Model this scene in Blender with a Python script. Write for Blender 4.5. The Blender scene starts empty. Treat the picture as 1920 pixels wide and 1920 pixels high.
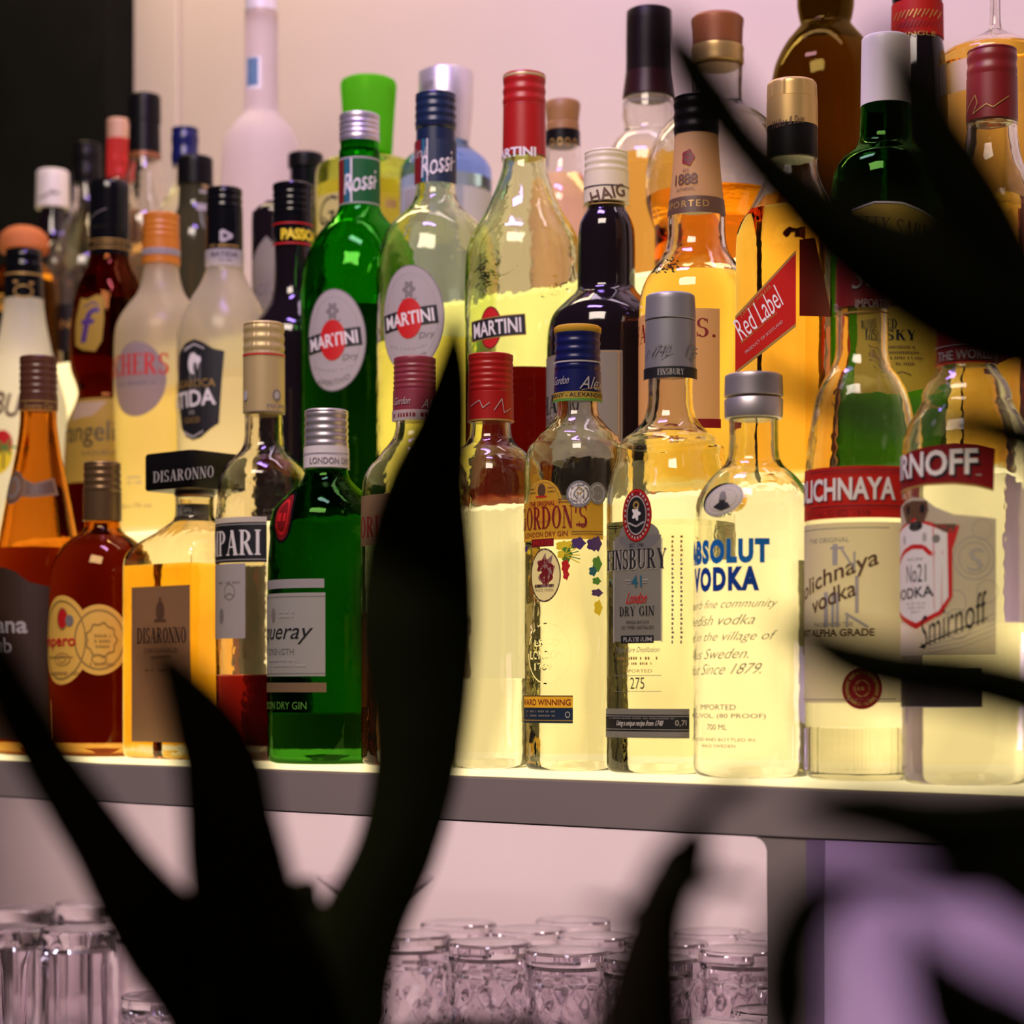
import bpy, bmesh, math, random
from math import pi, sin, cos, tan, asin, atan2, sqrt, hypot
from mathutils import Vector, Matrix
random.seed(7)
S = bpy.context.scene
COL = S.collection

# ------------------------------------------------------------------ camera, world, lights, exposure
ZC = 1.30                      # height of the lens above the floor
FP = 4000.0                    # focal length in pixels of the 1920 px frame
HY = 1295.0                    # image row of the horizon (level camera)
YAW = math.radians(40.0)       # the shelf runs 40 degrees away from the picture plane
UX, UY = cos(YAW), -sin(YAW)   # along the shelf
NX, NY = sin(YAW), cos(YAW)    # away from the viewer, square to the shelf
cam = bpy.data.cameras.new('camera'); cam_o = bpy.data.objects.new('camera', cam); COL.objects.link(cam_o)
cam_o.location = (0, 0, ZC); cam_o.rotation_euler = (pi/2, 0, 0)
cam.sensor_width = 36; cam.lens = FP/1920*36
cam.shift_y = (HY-960)/1920
cam.clip_start = 0.02
cam.dof.use_dof = True; cam.dof.focus_distance = 1.50; cam.dof.aperture_fstop = 75/12.5
S.camera = cam_o
S.view_settings.view_transform = 'Standard'; S.view_settings.look = 'None'
S.view_settings.gamma = 1; S.view_settings.use_curve_mapping = False
S.view_settings.exposure = 0.0
w = bpy.data.worlds.new('room_dark'); S.world = w; w.use_nodes = True
w.node_tree.nodes['Background'].inputs[0].default_value = (0.55, 0.42, 0.40, 1)
w.node_tree.nodes['Background'].inputs[1].default_value = 0.035
cy = S.cycles
cy.max_bounces = 24; cy.transmission_bounces = 22; cy.transparent_max_bounces = 24
cy.glossy_bounces = 6; cy.diffuse_bounces = 3; cy.volume_bounces = 0
cy.sample_clamp_indirect = 4.0; cy.blur_glossy = 0.5
cy.use_denoising = True

def lt(t, c, z):               # shelf coordinates (along, away, height above lens) to the world
    return Vector((t*UX + c*NX, t*UY + c*NY, ZC + z))
def area(name, loc, look, size, sy, col, e):
    l = bpy.data.lights.new(name, 'AREA'); l.shape = 'RECTANGLE'; l.size = size; l.size_y = sy
    l.color = col; l.energy = e
    o = bpy.data.objects.new(name, l); COL.objects.link(o)
    o.location = loc; o.rotation_euler = (Vector(look)-Vector(loc)).to_track_quat('-Z', 'Y').to_euler()
    return o
area('front_fill_light', (-0.5, 0.35, 2.75), (-0.1, 1.6, 1.45), 0.9, 0.5, (1.0, 0.82, 0.70), 28)  # added soft fill from the front, lifts the ambient level on the labels
area('wall_washer_light', lt(-1.85, 1.50, 1.25), lt(-1.80, 1.80, 0.30), 0.9, 0.10, (1.0, 0.75, 0.47), 5.2)
area('violet_ceiling_light', lt(-1.05, 0.95, 1.15), lt(-1.10, 1.60, 0.25), 0.35, 0.12, (0.44, 0.26, 1.0), 7)
area('rose_wall_light', lt(-0.95, 1.48, 1.25), lt(-1.0, 1.80, 0.3), 0.9, 0.10, (0.90, 0.68, 0.88), 2.2)
# lamps fitted under the shelf slab, one per compartment
area('compartment_lamp', lt(-1.50, 1.50, -0.097), lt(-1.50, 1.72, -0.30), 1.45, 0.03, (1.0, 0.80, 0.78), 1.75)
area('violet_compartment_lamp', lt(-0.44, 1.27, -0.100), lt(-0.70, 1.27, -0.24), 0.06, 0.30, (0.70, 0.48, 1.0), 0.75)

area('added_highlight_light', lt(-1.30, 1.150, -0.0945), lt(-1.30, 1.30, -0.30), 1.1, 0.015, (0.86, 0.80, 1.0), 0.9)  # added strip light, gives the tumbler bases their bright lines

# ------------------------------------------------------------------ materials
MATS = {}
def nmat(name):
    m = bpy.data.materials.new(name); m.use_nodes = True
    nt = m.node_tree; nt.nodes.clear()
    out = nt.nodes.new('ShaderNodeOutputMaterial')
    return m, nt, out
def pbr(name, col, rough=0.45, metal=0.0, spec=0.5, noise=0.0, scale=60, bump=0.0):
    if name in MATS: return MATS[name]
    m, nt, out = nmat(name)
    p = nt.nodes.new('ShaderNodeBsdfPrincipled'); nt.links.new(p.outputs[0], out.inputs[0])
    p.inputs['Base Color'].default_value = (*col, 1); p.inputs['Roughness'].default_value = rough
    p.inputs['Metallic'].default_value = metal; p.inputs['Specular IOR Level'].default_value = spec
    if noise or bump:
        tc = nt.nodes.new('ShaderNodeTexCoord'); n = nt.nodes.new('ShaderNodeTexNoise')
        n.inputs['Scale'].default_value = scale; n.inputs['Detail'].default_value = 4
        nt.links.new(tc.outputs['Object'], n.inputs['Vector'])
        if noise:
            mx = nt.nodes.new('ShaderNodeMix'); mx.data_type = 'RGBA'
            mx.inputs[6].default_value = (*[c*(1-noise) for c in col], 1)
            mx.inputs[7].default_value = (*[min(1, c*(1+noise)) for c in col], 1)
            nt.links.new(n.outputs[0], mx.inputs[0]); nt.links.new(mx.outputs[2], p.inputs['Base Color'])
        if bump:
            b = nt.nodes.new('ShaderNodeBump'); b.inputs['Strength'].default_value = bump
            b.inputs['Distance'].default_value = 0.002
            nt.links.new(n.outputs[0], b.inputs['Height']); nt.links.new(b.outputs[0], p.inputs['Normal'])
    MATS[name] = m; return m
def paper(name, col, trans=0.45):
    if name in MATS: return MATS[name]
    m, nt, out = nmat(name)
    p = nt.nodes.new('ShaderNodeBsdfPrincipled'); p.inputs['Base Color'].default_value = (*col, 1)
    p.inputs['Roughness'].default_value = 0.55; p.inputs['Specular IOR Level'].default_value = 0.3
    t = nt.nodes.new('ShaderNodeBsdfTranslucent'); t.inputs[0].default_value = (*col, 1)
    x = nt.nodes.new('ShaderNodeMixShader'); x.inputs[0].default_value = trans
    nt.links.new(p.outputs[0], x.inputs[1]); nt.links.new(t.outputs[0], x.inputs[2]); nt.links.new(x.outputs[0], out.inputs[0])
    MATS[name] = m; return m
def glass(name, col=(1, 1, 1), rough=0.0, ior=1.48, bump=0.0, scale=55):
    if name in MATS: return MATS[name]
    m, nt, out = nmat(name)
    g = nt.nodes.new('ShaderNodeBsdfGlass'); g.inputs['Color'].default_value = (*col, 1)
    g.inputs['Roughness'].default_value = rough; g.inputs['IOR'].default_value = ior
    if bump:
        tc = nt.nodes.new('ShaderNodeTexCoord'); n = nt.nodes.new('ShaderNodeTexNoise')
        n.inputs['Scale'].default_value = scale; n.inputs['Detail'].default_value = 2
        b = nt.nodes.new('ShaderNodeBump'); b.inputs['Strength'].default_value = bump; b.inputs['Distance'].default_value = 0.002
        nt.links.new(tc.outputs['Object'], n.inputs['Vector'])
        nt.links.new(n.outputs[0], b.inputs['Height']); nt.links.new(b.outputs[0], g.inputs['Normal'])
    nt.links.new(g.outputs[0], out.inputs[0]); MATS[name] = m; return m
def frosted(name, col, rough=0.45, mix=0.35):
    if name in MATS: return MATS[name]
    m, nt, out = nmat(name)
    g = nt.nodes.new('ShaderNodeBsdfGlass'); g.inputs['Color'].default_value = (*col, 1)
    g.inputs['Roughness'].default_value = rough; g.inputs['IOR'].default_value = 1.35
    d = nt.nodes.new('ShaderNodeBsdfDiffuse'); d.inputs[0].default_value = (*[c*0.9 for c in col], 1)
    t = nt.nodes.new('ShaderNodeBsdfTranslucent'); t.inputs[0].default_value = (*col, 1)
    x = nt.nodes.new('ShaderNodeMixShader'); x.inputs[0].default_value = 0.5
    y = nt.nodes.new('ShaderNodeMixShader'); y.inputs[0].default_value = mix
    nt.links.new(d.outputs[0], x.inputs[1]); nt.links.new(t.outputs[0], x.inputs[2])
    nt.links.new(g.outputs[0], y.inputs[1]); nt.links.new(x.outputs[0], y.inputs[2]); nt.links.new(y.outputs[0], out.inputs[0])
    MATS[name] = m; return m
def liquid(name, T, depth=0.075):
    if name in MATS: return MATS[name]
    m, nt, out = nmat(name)
    sg = [-math.log(max(t, 1e-4))/depth for t in T]; D = max(max(sg), 1e-3)
    v = nt.nodes.new('ShaderNodeVolumeAbsorption')
    v.inputs[0].default_value = (*[1-s/D for s in sg], 1); v.inputs[1].default_value = D
    nt.links.new(v.outputs[0], out.inputs[1]); MATS[name] = m; return m
def glow(name, col, s, var=0.0):
    if name in MATS: return MATS[name]
    m, nt, out = nmat(name)
    e = nt.nodes.new('ShaderNodeEmission'); e.inputs[0].default_value = (*col, 1); e.inputs[1].default_value = s
    if var:
        tc = nt.nodes.new('ShaderNodeTexCoord'); n = nt.nodes.new('ShaderNodeTexNoise'); n.inputs['Scale'].default_value = 7
        r = nt.nodes.new('ShaderNodeMapRange'); r.inputs[1].default_value = 0.35; r.inputs[2].default_value = 0.7
        r.inputs[3].default_value = s*(1-var); r.inputs[4].default_value = s*(1+var)
        nt.links.new(tc.outputs['Object'], n.inputs['Vector']); nt.links.new(n.outputs[0], r.inputs[0]); nt.links.new(r.outputs[0], e.inputs[1])
    nt.links.new(e.outputs[0], out.inputs[0]); MATS[name] = m; return m

WALL = pbr('wall_paint', (0.63, 0.53, 0.455), 0.8, noise=0.04, scale=6)
DARKWALL = pbr('black_panel', (0.006, 0.006, 0.005), 0.8, spec=0.1, noise=0.4, scale=20)
CAB = pbr('taupe_lacquer', (0.34, 0.285, 0.28), 0.45, noise=0.05, scale=8)
CABIN = pbr('pale_interior', (0.78, 0.66, 0.64), 0.6, noise=0.03, scale=8)
RISER = glow('lit_acrylic_riser', (1.0, 0.77, 0.35), 1.38, 0.28)
TREAD = glow('lit_acrylic_tread', (1.0, 0.80, 0.40), 1.7)
FLOORM = pbr('dark_floor', (0.06, 0.045, 0.04), 0.5, noise=0.3, scale=9)
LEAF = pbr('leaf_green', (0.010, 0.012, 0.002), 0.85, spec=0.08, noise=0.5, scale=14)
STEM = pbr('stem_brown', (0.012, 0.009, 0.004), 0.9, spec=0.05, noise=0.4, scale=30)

BLACK = pbr('black_plastic', (0.005, 0.005, 0.006), 0.13, spec=0.35)
BLACKM = pbr('black_matt', (0.007, 0.006, 0.006), 0.35, spec=0.15)
NAVY = pbr('navy_cap', (0.010, 0.022, 0.055), 0.3)
NAVYG = pbr('deep_blue_foil', (0.008, 0.012, 0.09), 0.28)
SILV = pbr('brushed_silver', (0.62, 0.57, 0.60), 0.38, metal=0.75)
SILVD = pbr('dull_silver', (0.36, 0.35, 0.38), 0.4, metal=0.5)
STEEL = pbr('satin_steel', (0.72, 0.68, 0.66), 0.38, metal=0.7)
RED = pbr('red_cap', (0.42, 0.012, 0.010), 0.35)
DRED = pbr('dark_red_cap', (0.22, 0.014, 0.016), 0.38)
MAROON = pbr('maroon_foil', (0.14, 0.010, 0.014), 0.35)
ROSE = pbr('rose_cap', (0.26, 0.035, 0.055), 0.4)
ORANGE = pbr('orange_cap', (0.62, 0.20, 0.02), 0.35)
GOLD = pbr('gold_cap', (0.62, 0.42, 0.14), 0.35, metal=0.5)
CHAMP = pbr('champagne_foil', (0.60, 0.46, 0.20), 0.4, metal=0.3)
BRONZE = pbr('bronze_cap', (0.20, 0.12, 0.05), 0.32, metal=0.6)
BROWN = pbr('brown_foil', (0.10, 0.035, 0.018), 0.3)
COPPER = pbr('copper_stopper', (0.30, 0.10, 0.03), 0.4, metal=0.2)
CORK = pbr('orange_cork', (0.55, 0.16, 0.04), 0.75, noise=0.15, scale=200)
WHITEP = pbr('white_plastic', (0.78, 0.72, 0.68), 0.4)
CREAMP = pbr('cream_plastic', (0.80, 0.72, 0.48), 0.4)
LIME = frosted('lime_plastic', (0.24, 0.78, 0.04), 0.3, 0.55)
REDSIL = frosted('pink_sleeve', (0.9, 0.12, 0.10), 0.3, 0.7)

CLEAR = glass('clear_glass', (0.985, 0.985, 0.955), bump=0.22)
FLINT = glass('flint_glass', (0.99, 0.98, 0.96), bump=0.22, scale=70)
RIPPLE = glass('rippled_glass', (0.98, 0.95, 0.86), bump=0.55, scale=45)
LIMEG = glass('pale_lime_glass', (0.96, 0.985, 0.84), bump=0.25, scale=60)
GREEN = glass('green_glass', (0.22, 0.74, 0.14), bump=0.22)
DGREEN = glass('deep_green_glass', (0.17, 0.44, 0.11), bump=0.25)
L_TQ = liquid('gin_in_green_glass', (0.05, 0.07, 0.035))
OLIVE = glass('olive_glass', (0.42, 0.34, 0.10), bump=0.10)
AMBER = glass('amber_glass', (0.88, 0.64, 0.32), bump=0.10)
BROWNG = glass('brown_glass', (0.50, 0.20, 0.07), bump=0.08)
BLACKG = pbr('near_black_glass', (0.010, 0.006, 0.008), 0.06, spec=0.6)
BLUEG = glass('bluish_glass', (0.70, 0.80, 1.0), bump=0.12)
CRYST = glass('crystal_glass', (0.985, 0.97, 0.985), ior=1.52)
FROSTW = frosted('frosted_white', (0.97, 0.90, 0.92), 0.5, 0.55)
FROSTY = frosted('frosted_cream', (0.99, 0.95, 0.80), 0.30, 0.30)
FROSTG = frosted('frosted_grey_cream', (0.97, 0.94, 0.82), 0.22, 0.28)
MILK = frosted('milk_white', (0.97, 0.95, 0.88), 0.5, 0.5)

L_NONE = liquid('clear_spirit', (0.97, 0.95, 0.84))
L_GIN = liquid('pale_spirit', (0.96, 0.93, 0.70))
L_YEL = liquid('yellow_liqueur', (0.98, 0.80, 0.22))
L_LIME = liquid('straw_vermouth', (0.93, 0.84, 0.30))
L_AMB = liquid('amber_liqueur', (0.98, 0.55, 0.05))
L_ORA = liquid('orange_whisky', (0.95, 0.40, 0.03))
L_WHI = liquid('whisky', (0.97, 0.60, 0.10))
L_RUM = liquid('rum', (0.10, 0.008, 0.002))
L_RED = liquid('dark_red_bitter', (0.14, 0.003, 0.002))
L_MAR = liquid('maroon_vermouth', (0.10, 0.004, 0.003))
L_PINK = liquid('pink_gin', (0.75, 0.28, 0.10))
L_DARK = liquid('dark_spirit', (0.05, 0.03, 0.01))
L_GRN = liquid('green_shade_vermouth', (0.03, 0.05, 0.02))

P_WHITE = paper('white_paper', (0.93, 0.87, 0.80), 0.6)
P_CREAM = paper('cream_paper', (0.97, 0.90, 0.74), 0.78)
P_GREY = paper('grey_paper', (0.50, 0.46, 0.45), 0.3)
P_SILV = paper('silver_paper', (0.24, 0.23, 0.22), 0.25)
P_TAN = paper('tan_paper', (0.78, 0.50, 0.22))
P_ORG = paper('orange_paper', (0.97, 0.56, 0.06), 0.6)
P_YEL = paper('yellow_paper', (0.97, 0.66, 0.10), 0.62)
P_GOLDY = paper('golden_paper', (1.0, 0.60, 0.10), 0.12)
P_KRAFT = paper('brownish_paper', (0.30, 0.19, 0.10), 0.3)
P_RED = paper('red_paper', (0.60, 0.02, 0.012), 0.35)
P_DRED = paper('dark_red_paper', (0.26, 0.008, 0.010), 0.25)
P_GREEN = paper('green_paper', (0.02, 0.16, 0.04), 0.3)
P_PEACH = paper('greyish_peach_print', (0.42, 0.34, 0.34), 0.4)
I_BLK = pbr('black_ink', (0.010, 0.010, 0.012), 0.5)
I_GRY = pbr('grey_ink', (0.22, 0.20, 0.18), 0.6)
I_OLV = pbr('olive_grey_ink', (0.10, 0.09, 0.06), 0.6)
I_LGR = pbr('light_grey_ink', (0.45, 0.42, 0.38), 0.6)
I_WHT = pbr('white_ink', (0.85, 0.80, 0.74), 0.5)
I_RED = pbr('red_ink', (0.62, 0.012, 0.012), 0.5)
I_DRD = pbr('dark_red_ink', (0.22, 0.010, 0.012), 0.5)
I_BLU = paper('blue_ink', (0.01, 0.18, 0.62), 0.3)
I_DBL = paper('dark_blue_ink', (0.008, 0.06, 0.40), 0.3)
I_GLD = pbr('gold_ink', (0.55, 0.34, 0.09), 0.4, metal=0.4)
I_YEL = pbr('yellow_ink', (0.95, 0.72, 0.02), 0.5)
I_BRN = pbr('brown_ink', (0.12, 0.06, 0.03), 0.5)
I_GRN = pbr('green_ink', (0.10, 0.30, 0.04), 0.5)
I_VIO = pbr('violet_ink', (0.08, 0.03, 0.16), 0.5)
I_TEAL = pbr('teal_ink', (0.02, 0.14, 0.20), 0.5)
I_NAVY = pbr('navy_ink', (0.012, 0.028, 0.06), 0.45)

# ------------------------------------------------------------------ mesh helpers
def link(name, me, mats, parent=None, smooth=None):
    o = bpy.data.objects.new(name, me); COL.objects.link(o)
    for m in mats: me.materials.append(m)
    if smooth is not None:
        for p in me.polygons: p.use_smooth = True
        me.set_sharp_from_angle(angle=math.radians(smooth))
    if parent is not None: o.parent = parent
    return o
def root(name, loc, label, cat, group=None, rz=0.0):
    o = bpy.data.objects.new(name, None); COL.objects.link(o); o.location = loc; o.rotation_euler = (0, 0, rz)
    o.empty_display_size = 0.02
    o['label'] = label; o['category'] = cat
    if group: o['group'] = group
    return o
def bm_mesh(bm, name):
    me = bpy.data.meshes.new(name); bm.to_mesh(me); bm.free(); return me
def add_box(bm, a, b):
    x0, y0, z0 = a; x1, y1, z1 = b
    v = [bm.verts.new(p) for p in ((x0,y0,z0),(x1,y0,z0),(x1,y1,z0),(x0,y1,z0),(x0,y0,z1),(x1,y0,z1),(x1,y1,z1),(x0,y1,z1))]
    for f in ((0,3,2,1),(4,5,6,7),(0,1,5,4),(1,2,6,5),(2,3,7,6),(3,0,4,7)): bm.faces.new([v[i] for i in f])
def smooth_prof(P, n=4):
    """Catmull-Rom through (z, r, s) points."""
    out = []
    for i in range(len(P)-1):
        p0 = P[max(i-1, 0)]; p1 = P[i]; p2 = P[i+1]; p3 = P[min(i+2, len(P)-1)]
        for k in range(n):
            t = k/n
            q = []
            for a, b, c, d in zip(p0, p1, p2, p3):
                v = 0.5*(2*b + (c-a)*t + (2*a-5*b+4*c-d)*t*t + (3*b-a-3*c+d)*t**3)
                q.append(min(max(v, min(b, c)-0.15*abs(c-b)), max(b, c)+0.15*abs(c-b)))
            out.append(tuple(q))
    out.append(tuple(P[-1])); return out
_NS = {}
def sq_norm(s):
    if s not in _NS:
        _NS[s] = 1.0; _NS[s] = 1.0/max(ring_pt(1.0, s, 2*pi*i/360)[0] for i in range(360))
    return _NS[s]
def face_h(b):
    return b.R*b.k*sq_norm(1.0)/(cos(YAW)+sin(YAW))
def ring_pt(r, s, a, rot=0.0):
    """point at angle a of a ring of silhouette radius r; s = 0 round .. 1 square standing along the shelf."""
    if s <= 0.001: return r*cos(a), r*sin(a)
    h = r/(cos(YAW)+sin(YAW)) if rot == 0 else r
    b = a + YAW
    e = 2.0/(2.0+12.0*s)
    cx, sy = cos(b), sin(b)
    q = (abs(cx)**(2/e) + abs(sy)**(2/e))**(-e/2)
    rr = ((1-s)*r + s*h*q)*(sq_norm(s) if s in (1.0, .45, .55) else 1+(sq_norm(1.0)-1)*s*s)
    return rr*cos(a), rr*sin(a)
def lathe(bm, P, seg=48, flip=False, cap0=True, cap1=True, mod=None):
    """P: (z, r, s) from top to bottom."""
    rings = []
    for z, r, s in P:
        ring = []
        for i in range(seg):
            a = 2*pi*i/seg
            x, y = ring_pt(max(r, 1e-5), s, a)
            if mod:
                k = mod(a, z, r); x *= k; y *= k
            ring.append(bm.verts.new((x, y, z)))
        rings.append(ring)
    for A, B in zip(rings, rings[1:]):
        for i in range(seg):
            j = (i+1) % seg
            f = (A[j], A[i], B[i], B[j]) if not flip else (A[i], A[j], B[j], B[i])
            bm.faces.new(f)
    if cap0: bm.faces.new(rings[0] if not flip else rings[0][::-1])
    if cap1: bm.faces.new(rings[-1][::-1] if not flip else rings[-1])

# ------------------------------------------------------------------ serif capitals drawn as strokes (x 0..w, y 0..1)
TH, TN = 0.17, 0.055
def _v(x, y0, y1, w=TH): return [('q', [(x-w/2, y0), (x+w/2, y0), (x+w/2, y1), (x-w/2, y1)])]
def _sf(x, y, w=0.30): return [('q', [(x-w/2, y if y < .5 else y-TN), (x+w/2, y if y < .5 else y-TN), (x+w/2, y+TN if y < .5 else y), (x-w/2, y+TN if y < .5 else y)])]
def _h(x0, x1, y, w=TN): return [('q', [(x0, y-w/2), (x1, y-w/2), (x1, y+w/2), (x0, y+w/2)])]
def _d(x0, y0, x1, y1, w): return [('q', [(x0-w/2, y0), (x0+w/2, y0), (x1+w/2, y1), (x1-w/2, y1)])]
def _arc(cx, cy, rx, ry, a0, a1, wx=TH, wy=TN, n=16):
    out = []
    for i in range(n):
        t0 = math.radians(a0+(a1-a0)*i/n); t1 = math.radians(a0+(a1-a0)*(i+1)/n)
        o = lambda t: (cx+rx*cos(t), cy+ry*sin(t)); q = lambda t: (cx+(rx-wx)*cos(t), cy+(ry-wy)*sin(t))
        out.append(('q', [q(t0), o(t0), o(t1), q(t1)]))
    return out
SERIF = {
 'I': (0.32, _v(.16,0,1)+_sf(.16,0)+_sf(.16,1)),
 'F': (0.58, _v(.16,0,1)+_sf(.16,0,.34)+_h(.0,.52,.972)+_h(.16,.42,.52)+_v(.50,.76,1,.05)+_v(.41,.42,.62,.05)),
 'E': (0.60, _v(.16,0,1)+_h(.0,.54,.972)+_h(.16,.42,.52)+_h(.0,.56,.028)+_v(.52,.76,1,.05)+_v(.54,0,.24,.05)),
 'L': (0.58, _v(.16,0,1)+_sf(.16,1)+_h(.0,.54,.028)+_v(.52,0,.28,.05)),
 'T': (0.66, _v(.33,0,1)+_sf(.33,0)+_h(.02,.64,.972)+_v(.05,.74,1,.05)+_v(.61,.74,1,.05)),
 'N': (0.74, _v(.12,0,1,.06)+_v(.62,0,1,.06)+_d(.14,1,.60,0,.19)+_sf(.12,0,.24)+_sf(.62,1,.24)+_sf(.08,1,.18)),
 'M': (0.90, _v(.12,0,1,.06)+_v(.76,0,1)+_d(.14,1,.44,0,.18)+_d(.74,1,.44,0,.06)+_sf(.12,0,.24)+_sf(.76,0)+_sf(.10,1,.2)+_sf(.78,1,.24)),
 'H': (0.76, _v(.16,0,1)+_v(.60,0,1)+_h(.16,.60,.5)+_sf(.16,0)+_sf(.16,1)+_sf(.60,0)+_sf(.60,1)),
 'U': (0.74, _v(.16,.28,1)+_v(.61,.28,1,.06)+_sf(.16,1)+_sf(.61,1,.22)+_arc(.36,.30,.285,.31,180,360,.12,.07)),
 'A': (0.74, _d(.10,0,.36,1,.06)+_d(.60,0,.36,1,.19)+_h(.2,.5,.33)+_sf(.10,0,.22)+_sf(.60,0,.30)),
 'V': (0.74, _d(.14,1,.38,0,.19)+_d(.64,1,.38,0,.06)+_sf(.14,1,.30)+_sf(.64,1,.22)),
 'Y': (0.74, _v(.37,0,.48)+_d(.14,1,.37,.42,.19)+_d(.62,1,.37,.42,.06)+_sf(.37,0)+_sf(.14,1,.28)+_sf(.62,1,.20)),
 'K': (0.74, _v(.16,0,1)+_d(.20,.45,.60,1,.06)+_d(.34,.62,.60,0,.19)+_sf(.16,0)+_sf(.16,1)+_sf(.60,1,.22)+_sf(.61,0,.26)),
 'O': (0.74, _arc(.37,.5,.34,.51,0,360,n=26)),
 'Q': (0.74, _arc(.37,.5,.34,.51,0,360,n=26)+_d(.42,.15,.62,-.15,.12)),
 'C': (0.70, _arc(.37,.5,.34,.51,45,315,n=22)+_v(.61,.72,.98,.05)+_v(.61,.02,.24,.05)),
 'G': (0.76, _arc(.37,.5,.34,.51,45,345,n=22)+_v(.60,.72,.98,.05)+_v(.60,.05,.42,.15)+_sf(.60,.42+TN,.26)),
 'D': (0.76, _v(.16,0,1)+_arc(.26,.5,.46,.5,-90,90)+_sf(.14,0,.28)+_sf(.14,1,.28)+_h(.16,.28,.972)+_h(.16,.28,.028)),
 'P': (0.64, _v(.16,0,1)+_arc(.26,.73,.34,.27,-90,90)+_sf(.16,0)+_sf(.13,1,.26)+_h(.16,.28,.972)+_h(.16,.28,.488)),
 'B': (0.68, _v(.16,0,1)+_arc(.26,.745,.31,.255,-90,90)+_arc(.26,.26,.37,.26,-90,90)+_sf(.12,0,.24)+_sf(.12,1,.24)+_h(.16,.28,.972)+_h(.16,.28,.5)+_h(.16,.28,.028)),
 'R': (0.74, _v(.16,0,1)+_arc(.26,.74,.34,.26,-90,90)+_d(.34,.5,.62,0,.19)+_sf(.16,0)+_sf(.13,1,.26)+_h(.16,.28,.972)+_h(.16,.28,.50)+_sf(.64,0,.18)),
 'S': (0.60, _arc(.29,.745,.25,.265,30,270,.13,.06)+_arc(.29,.26,.27,.27,-150,90,.15,.06)+_v(.50,.74,.98,.045)+_v(.055,.02,.28,.045)),
 "'": (0.24, _d(.12,.66,.14,1,.10)),
 ' ': (0.36, []), '.': (0.28, _v(.14,0,.14,.14)),
}
_TC = {}
def text_polys(s, bold=0.0, serif=False, space=1.0):
    """flat faces of a word in a box 0..1 x 0..1"""
    key = (s, bold, serif, space)
    if key in _TC: return _TC[key]
    faces = []
    if serif:
        x = 0
        for ch in s:
            wd, st = SERIF.get(ch, (0.4, []))
            for _, q in st: faces.append([(x+a, b) for a, b in q])
            x += wd + 0.06*space
    else:
        cu = bpy.data.curves.new('word', 'FONT'); cu.body = s; cu.size = 1.0; cu.offset = bold; cu.space_character = space
        cu.resolution_u = 3
        ob = bpy.data.objects.new('word', cu); COL.objects.link(ob)
        bpy.context.view_layer.update()
        me = ob.evaluated_get(bpy.context.evaluated_depsgraph_get()).to_mesh()
        vs = [(v.co.x, v.co.y) for v in me.vertices]
        faces = [[vs[i] for i in p.vertices] for p in me.polygons]
        ob.to_mesh_clear(); bpy.data.objects.remove(ob); bpy.data.curves.remove(cu)
    xs = [p[0] for f in faces for p in f]; ys = [p[1] for f in faces for p in f]
    if not xs: return []
    x0, x1, y0, y1 = min(xs), max(xs), min(ys), max(ys)
    r = [[((a-x0)/(x1-x0), (b-y0)/(y1-y0)) for a, b in f] for f in faces]
    _TC[key] = r; return r

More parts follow.
